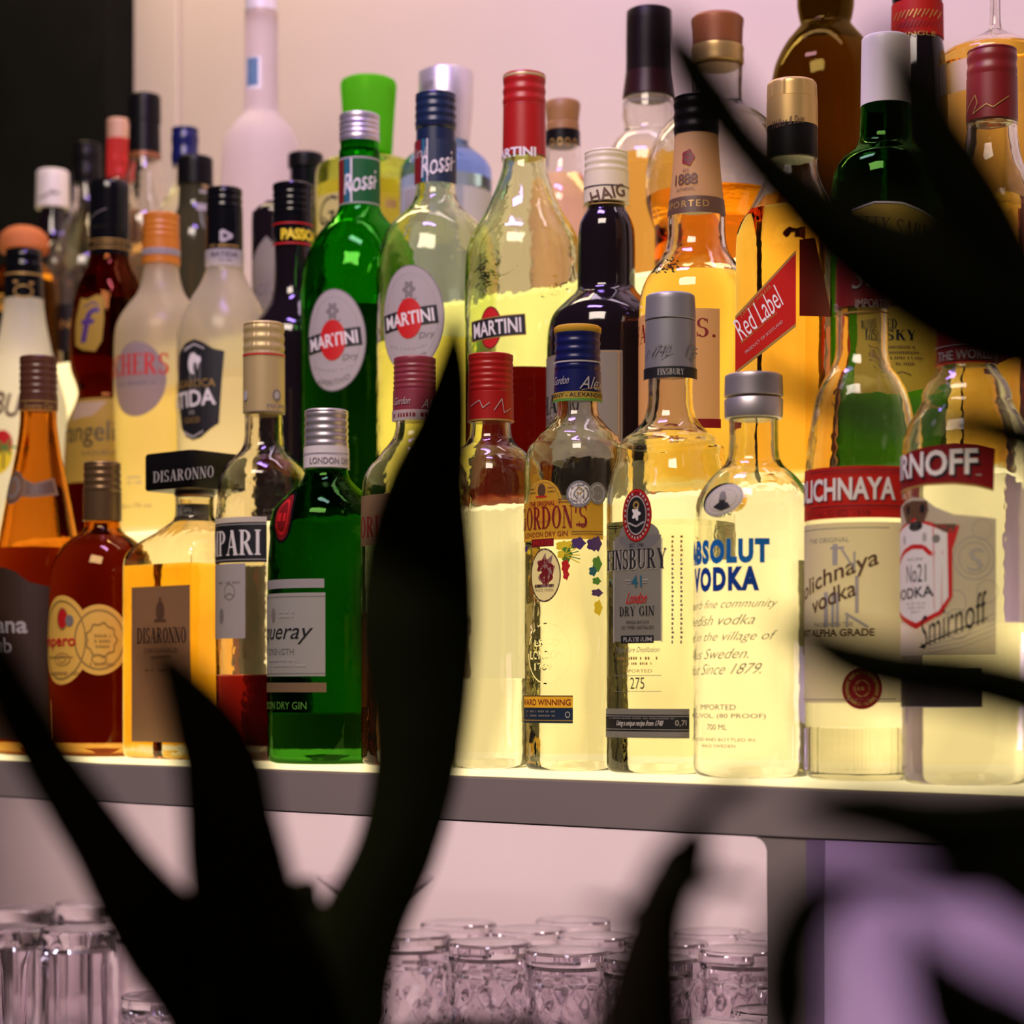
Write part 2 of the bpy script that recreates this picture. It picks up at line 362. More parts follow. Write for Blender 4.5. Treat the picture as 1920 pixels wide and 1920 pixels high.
# ------------------------------------------------------------------ the bottle kit
BOTTLES = []
def view_at(x, c):
    """distance from the lens plane of the point seen at column x that lies c away, square to the shelf"""
    dx = (x-960)/FP
    return c/(NX*dx + NY)
class Bottle:
    def __init__(self, name, x, c, base, label, prof, mat, level=None, liq=None, square=0.0, cat='bottle', group=None, seg=48, wallt=0.0026, gs=1.0):
        base += 0.0004; self.kids = []
        self.x, self.c, self.sq = x, c, square
        self.d = view_at(x, c); self.k = self.d/FP
        self.X = (x-960)*self.k; self.base = base
        self.o = root(name, (self.X, self.d, ZC+base), label, cat, group)
        R0 = max(p[1] for p in prof)
        fit = lambda h: h*(1-(1-gs)*min(1, max(0, (h/R0-0.45)/0.35)))
        prof = [(p[0], fit(p[1]))+tuple(p[2:]) for p in prof]
        self.R = max(h for _, h in [p[:2] for p in prof]); self.gs = gs
        P = []
        for p in prof:
            s = p[2] if len(p) > 2 else (square if p[1] > 0.75*self.R else 0.0)
            P.append((self.z(p[0]), p[1]*self.k, s))
        lastr, lasts = P[-1][1], P[-1][2]
        P = smooth_prof(P, 4)
        P = [p for p in P if p[0] > 0.008]
        P += [(0.007, lastr, lasts), (0.003, lastr-0.0008, lasts), (0.0010, lastr-0.0026, lasts), (0.0, lastr-0.006, lasts)]
        punt = [(0.0012, lastr-0.0085, lasts), (0.0040, lastr*0.62, lasts*.5), (0.0075, lastr*0.30, 0), (0.0085, lastr*0.04, 0)]
        self.P = P; self.seg = seg
        BOTTLES.append((label, self.X, self.d, self.R*self.k, c))
        bm = bmesh.new(); lathe(bm, P+punt, seg)
        if liq is not None or level is not None:
            lv = self.z(level) if level is not None else P[0][0]-0.004
            top = P[0][0]-0.002
            if lv < top-0.006:
                C = [(z, r-wallt, s) for z, r, s in P if z < top and z > lv+0.001]
                if len(C) >= 2:
                    C = [(top, C[0][1], C[0][2])] + C + [(lv, self.r(lv)-wallt, self.s(lv))]
                    lathe(bm, C, seg, flip=True)
        self.body = link('glass_body', bm_mesh(bm, 'body'), [mat], self.o, 50)
        if liq is not None:
            lv = min(lv, P[0][0]-0.004)-0.0003
            b0 = 0.0125
            Lq = [(lv, self.r(lv)-wallt-0.0002, self.s(lv))] + [(z, r-wallt-0.0002, s) for z, r, s in P if b0 < z < lv-0.001] + [(b0, lastr-wallt-0.001, lasts)]
            bm = bmesh.new(); lathe(bm, Lq, seg)
            link('liquid', bm_mesh(bm, 'liquid'), [liq], self.o, 50)
    def z(self, py): return (HY-py)*self.k - self.base
    def zs(self, py, f=0.8): return (HY-py)*(self.d-f*self.R*self.k)/FP - self.base
    def _i(self, z, j):
        P = self.P
        if z >= P[0][0]: return P[0][j]
        for a, b in zip(P, P[1:]):
            if a[0] >= z >= b[0]:
                t = (a[0]-z)/max(a[0]-b[0], 1e-9); return a[j]*(1-t)+b[j]*t
        return P[-1][j]
    def r(self, z): return self._i(z, 1)
    def s(self, z): return self._i(z, 2)
    def part(self, name, prof, mat, seg=40, sm=35, mod=None, sharp=True):
        """an opaque piece turned about the bottle's axis; prof in (row, half width) from top to bottom"""
        P = [(self.z(p[0]), p[1]*self.k, p[2] if len(p) > 2 else 0.0) for p in prof]
        bm = bmesh.new(); lathe(bm, P, seg, mod=mod)
        o = link(name, bm_mesh(bm, name), [mat] if not isinstance(mat, list) else mat, self.o, sm); self.kids.append(o); return o
    def cap(self, y0, y1, h0, h1, mat, ridges=0, name='cap', dome=2, knurl=0, bands=()):
        pts = [(y0-dome*0.6, h0*0.5), (y0-dome*0.3, h0*0.9), (y0+1, h0-0.8), (y0+3, h0)]
        n = max(6, int((y1-y0)/3)) if ridges else 6
        for i in range(1, n+1):
            t = i/n; yy = y0+3+(y1-y0-4)*t; h = h0+(h1-h0)*t
            if ridges: h += -1.6*(0.5+0.5*cos(2*pi*ridges*t))
            pts.append((yy, h))
        for yb in bands:
            pts += [(yb-2, 1e9), ]
        pts = sorted([p for p in pts if p[1] < 1e8], key=lambda p: p[0])
        pts.append((y1, (h0+(h1-h0)) - 1.0))
        md = (lambda a, z, r: 1+0.010*(1 if int(a/(2*pi)*240) % 2 else -1)) if knurl else None
        return self.part(name, pts, mat, seg=120 if knurl else 40, mod=md)
    def sleeve(self, y0, y1, h0, h1, mat, name='neck_sleeve', bulge=0):
        pts = [(y0, h0-3), (y0, h0)] + [(y0+(y1-y0)*t, h0+(h1-h0)*t+bulge*sin(pi*t)) for t in (.25, .5, .75)] + [(y1, h1), (y1, h1-3)]
        return self.part(name, pts, mat)
class Label:
    """A printed label wrapped on a bottle. Columns are photograph columns, rows photograph rows."""
    def __init__(self, b, R=None, off=0.00025, rfix=None, flat=False):
        self.b = b; self.R = R or b.R; self.it = []; self.off = off; self.mats = []; self.n = 0; self.rfix = rfix; self.flat = flat
        self.R = R if (R and R < 0.85*b.R/b.gs) else b.R
        self.cont = None
        if b.sq > 0 and not flat and self.rfix is None and self.R > 0.8*b.R: self._contour()
    def _contour(self):
        b = self.b; al = atan2(-b.d, -b.X); n = 360; P = []
        for i in range(-n//2, n//2+1):
            th = al + 2*pi*i/n; x, y = ring_pt(self.R*b.k, b.sq, th); P.append((x, y, 960+FP*(b.X+x)/(b.d+y)))
        s = [0.0]
        for p, q in zip(P, P[1:]): s.append(s[-1]+hypot(q[0]-p[0], q[1]-p[1])/b.k)
        m = s[n//2]; self.cont = [(u-m, p[0], p[1], p[2]) for u, p in zip(s, P)]
        c = self.cont; i0 = n//2
        while i0 > 0 and c[i0-1][3] < c[i0][3]: i0 -= 1
        i1 = n//2
        while i1 < n and c[i1+1][3] > c[i1][3]: i1 += 1
        self.vis = (i0, i1)
    def _at(self, a):
        c = self.cont; n = len(c)-1; L = c[-1][0]-c[0][0]
        while a < c[0][0]: a += L
        while a > c[-1][0]: a -= L
        lo, hi = 0, n
        while hi-lo > 1:
            m = (lo+hi)//2
            if c[m][0] <= a: lo = m
            else: hi = m
        t = (a-c[lo][0])/max(c[hi][0]-c[lo][0], 1e-9)
        return c[lo][1]*(1-t)+c[hi][1]*t, c[lo][2]*(1-t)+c[hi][2]*t
    def A(self, px):
        if self.rfix is None and self.R > 0.85*self.b.R: px = self.b.x+(px-self.b.x)*self.b.gs
        if self.cont:
            c = self.cont; i0, i1 = self.vis
            if px <= c[i0][3]: return c[i0][0]-(c[i0][3]-px)
            if px >= c[i1][3]: return c[i1][0]+(px-c[i1][3])
            for p, q in zip(c[i0:i1], c[i0+1:i1+1]):
                if p[3] <= px <= q[3]: return p[0]+(q[0]-p[0])*(px-p[3])/max(q[3]-p[3], 1e-9)
        v = px-self.b.x
        if self.flat:
            b = self.b; h = face_h(b); t = (px-960)/FP
            # column of b + u*s - n*h equals px
            s = (t*(b.d-NY*h) - (b.X-NX*h)) / (UX - t*UY)
            return s/b.k
        if abs(v) < self.R*0.995: return self.R*asin(v/self.R)
        return math.copysign(self.R*asin(0.995)+(abs(v)-self.R*0.995), v)
    def m(self, mat):
        if mat not in self.mats: self.mats.append(mat)
        return self.mats.index(mat)
    def add(self, faces, mat, layer=None):
        self.n += 1
        self.it.append((faces, self.m(mat), self.n if layer is None else layer))
        return self
    def rect(self, x0, y0, x1, y1, mat, skew=0.0):
        a0, a1 = self.A(x0), self.A(x1); n = max(1, int(abs(a1-a0)/6)); m = max(1, int(abs(y1-y0)/14)) if not self.flat else 1
        F = []
        for i in range(n):
            for j in range(m):
                u0, u1 = i/n, (i+1)/n; v0, v1 = j/m, (j+1)/m
                f = lambda u, v: (a0+(a1-a0)*u, y0+(y1-y0)*v+skew*u)
                F.append([f(u0, v1), f(u1, v1), f(u1, v0), f(u0, v0)])
        return self.add(F, mat)
    def poly(self, pts, mat):
        return self.add([[(self.A(x), y) for x, y in pts]], mat)
    def ell(self, cx, cy, rx, ry, mat, ring=0.0, rot=0, arc=False, n=40, lobes=0, la=0.0):
        """rx: on-screen half width at its centre, measured across the paper"""
        a = self.A(cx); F = []
        co, si = cos(math.radians(rot)), sin(math.radians(rot))
        def P(t, k):
            kk = k*(1+la*cos(lobes*t)) if lobes else k
            x, y = rx*kk*cos(t), ry*kk*sin(t); return (a+x*co-y*si, cy+x*si+y*co)
        ks = [ring, 1.0] if ring else [0.0, 0.33, 0.66, 1.0]
        for k0, k1 in zip(ks, ks[1:]):
            for i in range(n):
                t0, t1 = 2*pi*i/n, 2*pi*(i+1)/n
                if k0 == 0: F.append([P(t0, 1e-3), P(t1, k1), P(t0, k1)])
                else: F.append([P(t0, k0), P(t1, k0), P(t1, k1), P(t0, k1)])
        return self.add(F, mat)
    def text(self, s, x0, y0, x1, y1, mat, bold=0.0, shear=0.0, rot=0.0, serif=False, space=1.0, arcx=False, bow=0.0, layer=None):
        a0, a1 = (x0, x1) if arcx else (self.A(x0), self.A(x1))
        W, H = a1-a0, y1-y0; cx, cyy = (a0+a1)/2, (y0+y1)/2
        co, si = cos(math.radians(rot)), sin(math.radians(rot))
        F = []
        for f in text_polys(s, bold, serif, space):
            q = []
            for u, v in f:
                X = (u-0.5)*W + shear*(v-0.5)*H; Y = -(v-0.5)*H
                Y -= bow*(1-(2*u-1)**2)
                q.append((cx+X*co+Y*si, cyy-X*si+Y*co))
            F.append(q)
        return self.add(F, mat, layer)
    def line(self, pts, w, mat, arcx=False):
        F = []; Q = [((x if arcx else self.A(x)), y) for x, y in pts]
        for (xa, ya), (xb, yb) in zip(Q, Q[1:]):
            L = hypot(xb-xa, yb-ya) or 1; nx, ny = -(yb-ya)/L*w/2, (xb-xa)/L*w/2
            F.append([(xa-nx, ya-ny), (xa+nx, ya+ny), (xb+nx, yb+ny), (xb-nx, yb-ny)])
        return self.add(F, mat)
    def fine(self, x0, x1, y, h, mat, n=14, seed=1):
        """a line of print too small to read: short dashes of uneven length"""
        rnd = random.Random(seed*77+int(y)); a0, a1 = self.A(x0), self.A(x1); F = []; a = a0
        while a < a1:
            L = rnd.uniform(0.25, 0.6)*h*1.3
            if rnd.random() > 0.15: F.append([(a, y+h/2), (min(a+L, a1), y+h/2), (min(a+L, a1), y-h/2*rnd.uniform(.5, 1)), (a, y-h/2)])
            a += L+h*0.32
        return self.add(F, mat)
    def build(self, name='label', label=None):
        b = self.b; bm = bmesh.new()
        fs = 0.8
        lay = bm.faces.layers.int.new('lay')
        for faces, mi, ly in self.it:
            for f in faces:
                try:
                    vs = [bm.verts.new((p[0], p[1], 0)) for p in f]
                    fc = bm.faces.new(vs); fc.material_index = mi; fc[lay] = ly
                except ValueError: pass
        if not self.flat:
            R = self.R; st = max(6.0, R*0.12)
            lo = min(v.co.x for v in bm.verts); hi = max(v.co.x for v in bm.verts)
            a = math.floor(lo/st)*st
            while a < hi:
                g = bm.verts[:]+bm.edges[:]+bm.faces[:]
                bmesh.ops.bisect_plane(bm, geom=g, plane_co=(a, 0, 0), plane_no=(1, 0, 0), dist=1e-4); a += st
            if self.rfix is None:
                lo = min(v.co.y for v in bm.verts); hi = max(v.co.y for v in bm.verts)
                zz = [b.r(b.zs(lo)), b.r(b.zs(hi)), b.r(b.zs((lo+hi)/2))]
                if max(zz)-min(zz) > 0.0006:
                    a = lo
                    while a < hi:
                        g = bm.verts[:]+bm.edges[:]+bm.faces[:]
                        bmesh.ops.bisect_plane(bm, geom=g, plane_co=(0, a, 0), plane_no=(0, 1, 0), dist=1e-4); a += 7
        # each vertex belongs to one printed piece; its layer sets how far it stands off the glass
        vl = {}
        for f in bm.faces:
            for v in f.verts: vl[v] = max(vl.get(v, 0), f[lay])
        al = atan2(-b.X, -b.d)  # direction from bottle to lens
        for v in bm.verts:
            a, py = v.co.x, v.co.y; off = self.off + 0.00007*min(vl.get(v, 1), 9)
            z = b.zs(py, fs)
            if self.flat:
                h = face_h(b); t = a*b.k
                hh = h*(b.r(z)/(b.R*b.k)) + off
                v.co = (UX*t-NX*hh, UY*t-NY*hh, z)
            elif self.cont:
                x, y = self._at(a); rr = hypot(x, y); q = b.r(z)/(self.R*b.k); v.co = (x*q*(1+off/rr), y*q*(1+off/rr), z)
            else:
                r = (self.rfix*b.k if self.rfix else b.r(z)) + off
                ph = a/self.R
                # lens-facing direction turned by ph towards the right of the picture
                dx, dy = -b.X/hypot(b.X, b.d), -b.d/hypot(b.X, b.d)
                ex, ey = -dy, dx   # right of picture seen from lens
                ux = dx*cos(ph)+ex*sin(ph); uy = dy*cos(ph)+ey*sin(ph)
                v.co = (ux*r, uy*r, z)
        bmesh.ops.recalc_face_normals(bm, faces=bm.faces[:])
        par = b.o
        want = {'band_print': ('neck_sleeve', 'cap', 'stopper'), 'cap_print': ('cap',)}.get(name, ())
        for wn in want:
            hit = [c for c in b.kids if c.name.split('.')[0] == wn]
            if hit: par = hit[0]; break
        o = link(name, bm_mesh(bm, name), self.mats, par)
        if label: o['label'] = label
        return o

# ------------------------------------------------------------------ the display: cabinet, three lit steps, walls
C0, C1, C2, CW = 1.112, 1.262, 1.412, 1.725
Z1 = -(1463-HY)*view_at(1400, C0)/FP
ZB = -(1568.5-HY)*view_at(1400, C0)/FP
Z2 = (HY-878)*view_at(1880, C1)/FP
STEP = Z2-Z1; Z3 = Z2+STEP
T0, T1 = -2.70, -0.22
def shelf_t(x, c):
    d = view_at(x, c); X = (x-960)*d/FP; return X*UX + d*UY
def sbox(name, a, b, mat, parent, bev=0.0):
    bm = bmesh.new(); add_box(bm, a, b)
    if bev:
        bmesh.ops.bevel(bm, geom=bm.edges[:], offset=bev, segments=2, affect='EDGES')
    return link(name, bm_mesh(bm, name), [mat], parent, 35 if bev else None)
def struct(o, kind='structure'): o['kind'] = kind; return o
RZ = -YAW
def srot(o): o.rotation_euler = (0, 0, RZ); return o
# setting
bm = bmesh.new(); add_box(bm, (-3, CW, 0), (2, CW+0.06, 2.9)); struct(srot(link('wall_back', bm_mesh(bm, 'wall_back'), [WALL])))
bm = bmesh.new(); add_box(bm, (-4, -3, -0.05), (3, CW+0.06, 0)); struct(srot(link('floor', bm_mesh(bm, 'floor'), [FLOORM])))
tl = shelf_t(197, CW-0.05)
bm = bmesh.new(); add_box(bm, (tl-1.3, CW-0.05, ZC+Z3+0.0005), (tl, CW-0.001, 2.9))
struct(srot(link('wall_left', bm_mesh(bm, 'wall_left'), [DARKWALL])))
bm = bmesh.new(); tp = shelf_t(332, CW-0.006); add_box(bm, (tl, CW-0.006, Z3+ZC), (tp, CW-0.001, 2.9))
bmesh.ops.bevel(bm, geom=bm.edges[:], offset=0.002, segments=1, affect='EDGES')
struct(srot(link('trim_1', bm_mesh(bm, 'trim'), [WALL])))
# cabinet
cab = root('back_bar_cabinet', (0, 0, 0), 'long taupe back bar cabinet under the bottles with two open lit compartments', 'cabinet')
cab.rotation_euler = (0, 0, RZ)
za, zb = ZC+Z1, ZC+ZB
sbox('top_slab', (T0, C0, zb), (T1, CW-0.002, za-0.0035), CAB, cab, 0.0012)
zf = ZC-0.325
sbox('compartment_floor', (T0, C0+0.004, zf-0.03), (T1, CW-0.002, zf), CABIN, cab)
sbox('plinth', (T0, C0+0.01, 0.001), (T1, CW-0.002, zf-0.0305), CAB, cab)
sbox('back_panel', (T0, CW-0.02, zf+0.0005), (T1, CW-0.002, zb-0.0005), CABIN, cab)
ta, tb = shelf_t(1437, C0), shelf_t(1510, C0)
# divider with the rounded inner corner the photograph shows
bm = bmesh.new(); rr = 0.009; pts = [(tb, zf), (tb, zb-0.0004), (ta-rr, zb-0.0004)]
for i in range(9):
    a = pi/2*i/8; pts.append((ta-rr+rr*sin(a), zb-0.0004-rr+rr*cos(a)))
pts.append((ta, zf))
F = [bm.verts.new((t, C0+0.0005, z)) for t, z in pts]; B = [bm.verts.new((t, C0+0.022, z)) for t, z in pts]
bm.faces.new(F); bm.faces.new(B[::-1])
for i in range(len(pts)): j = (i+1) % len(pts); bm.faces.new((F[i], B[i], B[j], F[j]))
bmesh.ops.recalc_face_normals(bm, faces=bm.faces[:])
link('divider_frame', bm_mesh(bm, 'divider'), [CAB], cab)
sbox('divider_panel', (tb-0.018, C0+0.0225, zf+0.0005), (tb, CW-0.021, zb-0.0005), CABIN, cab)
sbox('end_panel', (T1-0.02, C0, zf+0.0005), (T1-0.0005, CW-0.021, zb-0.0005), CAB, cab)
# the stepped display: thin lit acrylic tops and fronts
st = root('lit_bottle_steps', (0, 0, 0), 'stepped bottle display glowing warm white, standing on the taupe cabinet top', 'display stand')
st.rotation_euler = (0, 0, RZ)
TE = -0.640
def step(c_a, c_b, z, zlow):
    te = TE if zlow is not None else T1
    sbox('tread', (T0, c_a, ZC+z-0.003), (te, c_b, ZC+z), TREAD, st)
    if zlow is not None:
        sbox('riser', (T0, c_a+0.0005, ZC+zlow+0.0002), (te, c_a+0.004, ZC+z-0.0032), RISER, st)
        sbox('end_panel', (te-0.004, c_a+0.0045, ZC+zlow+0.0002), (te, CW-0.004, ZC+z-0.0032), WALL, st)
step(C0+0.0008, C1-0.0002, Z1, None); step(C1, C2-0.0002, Z2, Z1); step(C2, CW-0.003, Z3, Z2)

# how far back each bottle stands on its step, and its girth
STAND = {(1,72):(1.1699,1.000), (1,192):(1.1701,1.000), (1,365):(1.1814,0.996), (1,495):(1.1787,0.969), (1,612):(1.1658,0.973), (1,778):(1.1736,0.991), (1,920):(1.1699,0.988), (1,1083):(1.1762,0.967), (1,1257):(1.1766,0.955), (1,1413):(1.1582,0.935), (1,1616):(1.1662,0.94), (1,1812):(1.1604,0.985), (2,45):(1.3423,1.000), (2,205):(1.3630,1.000), (2,302):(1.3507,1.000), (2,421):(1.3502,1.000), (2,549):(1.3572,1.000), (2,674):(1.3503,1.000), (2,817):(1.3369,1.000), (2,983):(1.3319,1.000), (2,1137):(1.3173,1.000), (2,1306):(1.3095,1.000), (2,1485):(1.3060,0.91), (2,1661):(1.3046,1.000), (2,1860):(1.3439,0.9), (3,45):(1.4566,0.999), (3,99):(1.5615,0.998), (3,163):(1.5456,0.999), (3,222):(1.5224,1.000), (3,271):(1.5011,1.000), (3,347):(1.4980,1.000), (3,366):(1.4670,1.000), (3,490):(1.5341,0.999), (3,515):(1.4717,1.000), (3,573):(1.5226,0.999), (3,691):(1.4998,1.000), (3,836):(1.5004,1.000), (3,1055):(1.5005,1.000), (3,1217):(1.5104,1.000), (3,1345):(1.4766,0.998), (3,1548):(1.5743,0.996), (3,1720):(1.4712,0.999), (3,1866):(1.5235,0.999)}

# ------------------------------------------------------------------ front row (lowest step)
r1 = 1.177
def B1(name, x, dc, *a, **k): return Bottle(name, x, STAND[1, x][0], Z1, *a, gs=STAND[1, x][1], **k)
# 1 tall brown rum bottle at the far left
b = B1('rum_bottle', 72, 0.005, 'tall tapering amber bottle with brown ribbed cap, far left of the lowest step',
       [(766,34),(800,35),(850,42),(900,52),(950,62),(1000,71),(1040,79),(1080,83),(1150,84)], AMBER, level=1030, liq=L_RUM, group='bottles on the lowest step')
b.cap(670, 748, 35, 35.5, BROWN, ridges=6)
b.sleeve(744, 770, 36, 36, BROWN)
l = Label(b, R=36, rfix=36.6); l.rect(40, 746, 104, 748, I_GLD).rect(40, 764, 104, 766, I_GLD).text('Reserva Club', 48, 751, 98, 762, I_GLD, shear=.2); l.build('band_print')
l = Label(b, R=52)
l.ell(30, 912, 25, 32, P_KRAFT).ell(30, 912, 22, 28, I_BRN, ring=0.9).ell(30, 912, 14, 20, I_GRY, ring=.75)
l.poly([(46,896),(64,905),(100,893),(104,926),(64,932),(46,930)], P_KRAFT).poly([(52,902),(66,910),(96,899),(99,921),(66,927),(52,924)], I_BRN); l.build('neck_label')
l = Label(b, R=84)
l.poly([(-11,1062),(10,1064),(30,1072),(55,1092),(90,1100),(150,1096),(150,1390),(-11,1384)], pbr('dark_brown_label', (0.05, 0.025, 0.014), 0.5))
l.text('Havana', -60, 1155, 53, 1188, I_LGR, .02).text('Club', -30, 1196, 24, 1226, I_LGR, .02); l.build('label')
# 2 squat rum flask
b = B1('rum_bottle', 192, 0.004, 'squat reddish brown bottle with yellow two-lobed label and bronze screw cap', 
       [(975,33),(990,34),(1000,42),(1014,62),(1030,78),(1060,92),(1100,98),(1200,100)], AMBER, level=1007, liq=L_RUM, group='bottles on the lowest step')
b.cap(868, 926, 35, 36, BRONZE, ridges=4); b.sleeve(924, 977, 36, 36, BRONZE)
l = Label(b, R=100)
l.ell(118, 1200, 62, 84, P_GOLDY).ell(186, 1200, 55, 66, P_GOLDY, arc=1).ell(186, 1200, 47, 57, I_GLD, ring=.93).ell(118, 1200, 54, 75, I_GLD, ring=.95)
l.ell(120, 1160, 14, 21, I_RED).ell(120, 1160, 14, 21, I_GLD, ring=.86).ell(133, 1164, 9, 11, I_GRY)
l.ell(190, 1200, 28, 32, I_GLD, ring=.9, lobes=9, la=.08).fine(178, 206, 1192, 5, I_GLD).fine(178, 206, 1202, 5, I_GLD).fine(180, 204, 1212, 5, I_GLD)
l.text('Pampero', 72, 1190, 145, 1218, I_RED, .02, serif=False).line([(98,1232),(140,1232)], 2, I_GLD).ell(120, 1236, 20, 12, I_GLD, ring=.9).ell(120, 1236, 10, 7, I_GLD, ring=.8)
l.fine(100, 150, 1262, 6, I_GLD).fine(170, 214, 1245, 5, I_GLD).ell(186, 1236, 14, 9, I_GLD, ring=.85); l.build('label')
# 3 square almond liqueur
b = B1('liqueur_bottle', 365, 0.0, 'square clear bottle with big black block cap and brownish label, on the lowest step',
       [(930,36,0),(950,36,0),(972,38,0),(984,52,.3),(1000,76,.6),(1020,108,.9),(1038,126,1),(1056,132,1),(1090,133,1),(1200,133,1)], RIPPLE, level=1062, liq=L_AMB, square=1.0, seg=64, group='bottles on the lowest step')
b.part('cap', [(852,80,1),(853,88,1),(858,91,1),(918,91,1),(922,88,1),(923,60,1)], BROWN if 0 else BLACKM, seg=64)
b.part('neck_collar', [(921,36),(926,38),(930,38),(932,36)], SILVD)
l = Label(b, flat=True, off=0.0006); hcap = 91*b.k/(cos(YAW)+sin(YAW))
# the cap's own face carries the name
class CapFace(Label):
    pass
bm_l = Label(b, flat=True, off=-(b.R-91)*b.k*sq_norm(1.0)/(cos(YAW)+sin(YAW))+0.0006)
bm_l.b = b
_r = b.r; b.r = lambda z: b.R*b.k
def capA(px, b=b):
    h = 91*b.k*sq_norm(1.0)/(cos(YAW)+sin(YAW)); t = (px-960)/FP
    return (t*(b.d-NY*h)-(b.X-NX*h))/(UX-t*UY)/b.k
bm_l.text('DISARONNO', capA(288), 876, capA(402), 898, I_LGR, serif=True, arcx=True); bm_l.build('cap_print')
l = Label(b, flat=True, off=0.0004)
l.rect(247, 1098, 357, 1392, P_KRAFT).rect(248, 1099, 356, 1101, I_GLD)
l.ell(301, 1146, 12, 20, I_BRN).ell(301, 1128, 4, 10, I_BRN).rect(290, 1160, 312, 1166, I_BRN)
l.text('DISARONNO', 258, 1176, 350, 1206, I_BLK, serif=True).text('ORIGINALE', 272, 1216, 333, 1224, I_BRN).fine(286, 320, 1232, 5, I_BRN).fine(274, 332, 1256, 4, I_BRN)
l.build('label'); b.r = _r
l = Label(b, R=38, rfix=36.4); l.rect(331, 938, 392, 972, P_SILV).ell(352, 950, 12, 8, I_BLK, ring=.8).line([(338,964),(372,964)], 2, I_BLK).line([(342,958),(352,954),(366,960)], 2, I_BLK); l.build('neck_label')
# 4 clear bitter bottle with tall champagne sleeve
b = B1('aperitif_bottle', 495, 0.0, 'clear bottle with bulging shoulder, tall champagne sleeve and dark red liquid low inside',
       [(775,36),(810,36),(838,40),(856,54),(872,72),(890,84),(910,88),(935,89),(965,92),(1000,93),(1200,93)], FLINT, level=1265, liq=L_RED, group='bottles on the lowest step')
b.cap(607, 664, 38.5, 39, CHAMP, ridges=3, knurl=1); b.sleeve(664, 776, 39, 39.5, CHAMP)
l = Label(b, R=39, rfix=39.6); l.rect(456.5, 656, 533.5, 659, I_RED).rect(456.5, 765, 533.5, 766.5, I_GRY).ell(518, 735, 9, 11, I_GRY, ring=.75).ell(518, 735, 5, 7, I_LGR).ell(462, 735, 7, 10, I_LGR).text('MILANO', 500, 752, 536, 759, I_GRY); l.build('band_print')
l = Label(b, R=93); l.rect(395, 970, 500, 980, P_WHITE).rect(395, 980, 500, 1055, I_BLK).rect(395, 983, 500, 984.5, I_LGR).rect(395, 1049, 500, 1050.5, I_LGR)
l.text('CAMPARI', 339, 994, 489, 1042, I_WHT, serif=True, layer=6); l.build('brand_label')
l = Label(b, R=93); l.rect(395, 1057, 460, 1197, P_GREY).ell(430, 1110, 14, 16, I_GRY, ring=.85).ell(415, 1155, 8, 15, I_GRY).fine(410, 450, 1092, 4, I_GRY).line([(420,1120),(430,1112),(440,1118)], 2, I_GRY); l.build('label')
# 5 green gin bottle
b = B1('gin_bottle', 612, 0.002, 'green gin bottle with ribbed white aluminium cap and dark red round seal',
       [(878,40),(892,42),(905,50),(925,72),(945,92),(965,104),(990,109),(1010,108),(1060,112),(1140,113)], DGREEN, level=1335, liq=L_TQ, group='bottles on the lowest step')
b.cap(770, 842, 41, 42, SILV, ridges=5); b.sleeve(840, 880, 42.5, 43, WHITEP)
l = Label(b, R=43, rfix=43.5); l.text('LONDON DRY GIN', 582, 852, 672, 864, I_GRY, .01).rect(569, 843, 655, 844.5, I_GRY).rect(569, 870, 655, 871.5, I_GRY); l.build('band_print')
l = Label(b, R=106); l.ell(524, 968, 30, 50, BLACK, arc=1).ell(524, 968, 24, 44, P_DRED).ell(524, 968, 18, 34, I_RED, ring=.85).fine(516, 532, 968, 16, I_RED); l.build('seal')
l = Label(b, R=113); l.rect(480, 1086, 608, 1103, P_GREY).rect(480, 1112, 610, 1268, P_WHITE).rect(480, 1280, 612, 1298, P_KRAFT)
l.rect(480, 1118, 609, 1119.5, I_GRY).rect(480, 1262, 610, 1263.5, I_GRY)
l.text('Tanqueray', 430, 1168, 584, 1208, I_BLK, .0, shear=.35, arcx=False).text('EXPORT STRENGTH', 455, 1216, 552, 1227, I_GRY).ell(513, 1152, 7, 13, I_GRY)
l.fine(524, 552, 1148, 4, I_LGR).fine(524, 550, 1156, 4, I_LGR).fine(505, 560, 1238, 4, I_LGR).fine(508, 575, 1248, 4, I_LGR); l.build('label')
l = Label(b, R=113); l.text('LONDON DRY GIN', 470, 1316, 575, 1330, I_GRN); l.build('base_print')
# 6 pink gin
b = B1('gin_bottle', 778, 0.004, 'clear gin bottle with rose coloured cap and amber pink gin, behind the tall dark leaf',
       [(786,36),(806,37),(826,44),(848,62),(870,82),(895,96),(925,100),(1000,101)], CLEAR, level=1150, liq=L_PINK, square=0.45, seg=64, group='bottles on the lowest step')
b.cap(672, 734, 40, 41, ROSE, ridges=6); b.sleeve(734, 790, 41, 42, ROSE)
l = Label(b, R=41.5, rfix=42.4); l.rect(736, 762, 820, 782, P_WHITE).fine(740, 818, 772, 8, I_DRD, seed=4).text('Alex', 792, 742, 818, 760, I_LGR, shear=.3).text('Gordon', 742, 738, 770, 752, I_LGR, shear=.3); l.build('band_print')
l = Label(b, R=101); l.rect(670, 925, 800, 1020, P_KRAFT).text("GORDON'S", 655, 965, 800, 1005, I_DRD, serif=True); l.build('label')
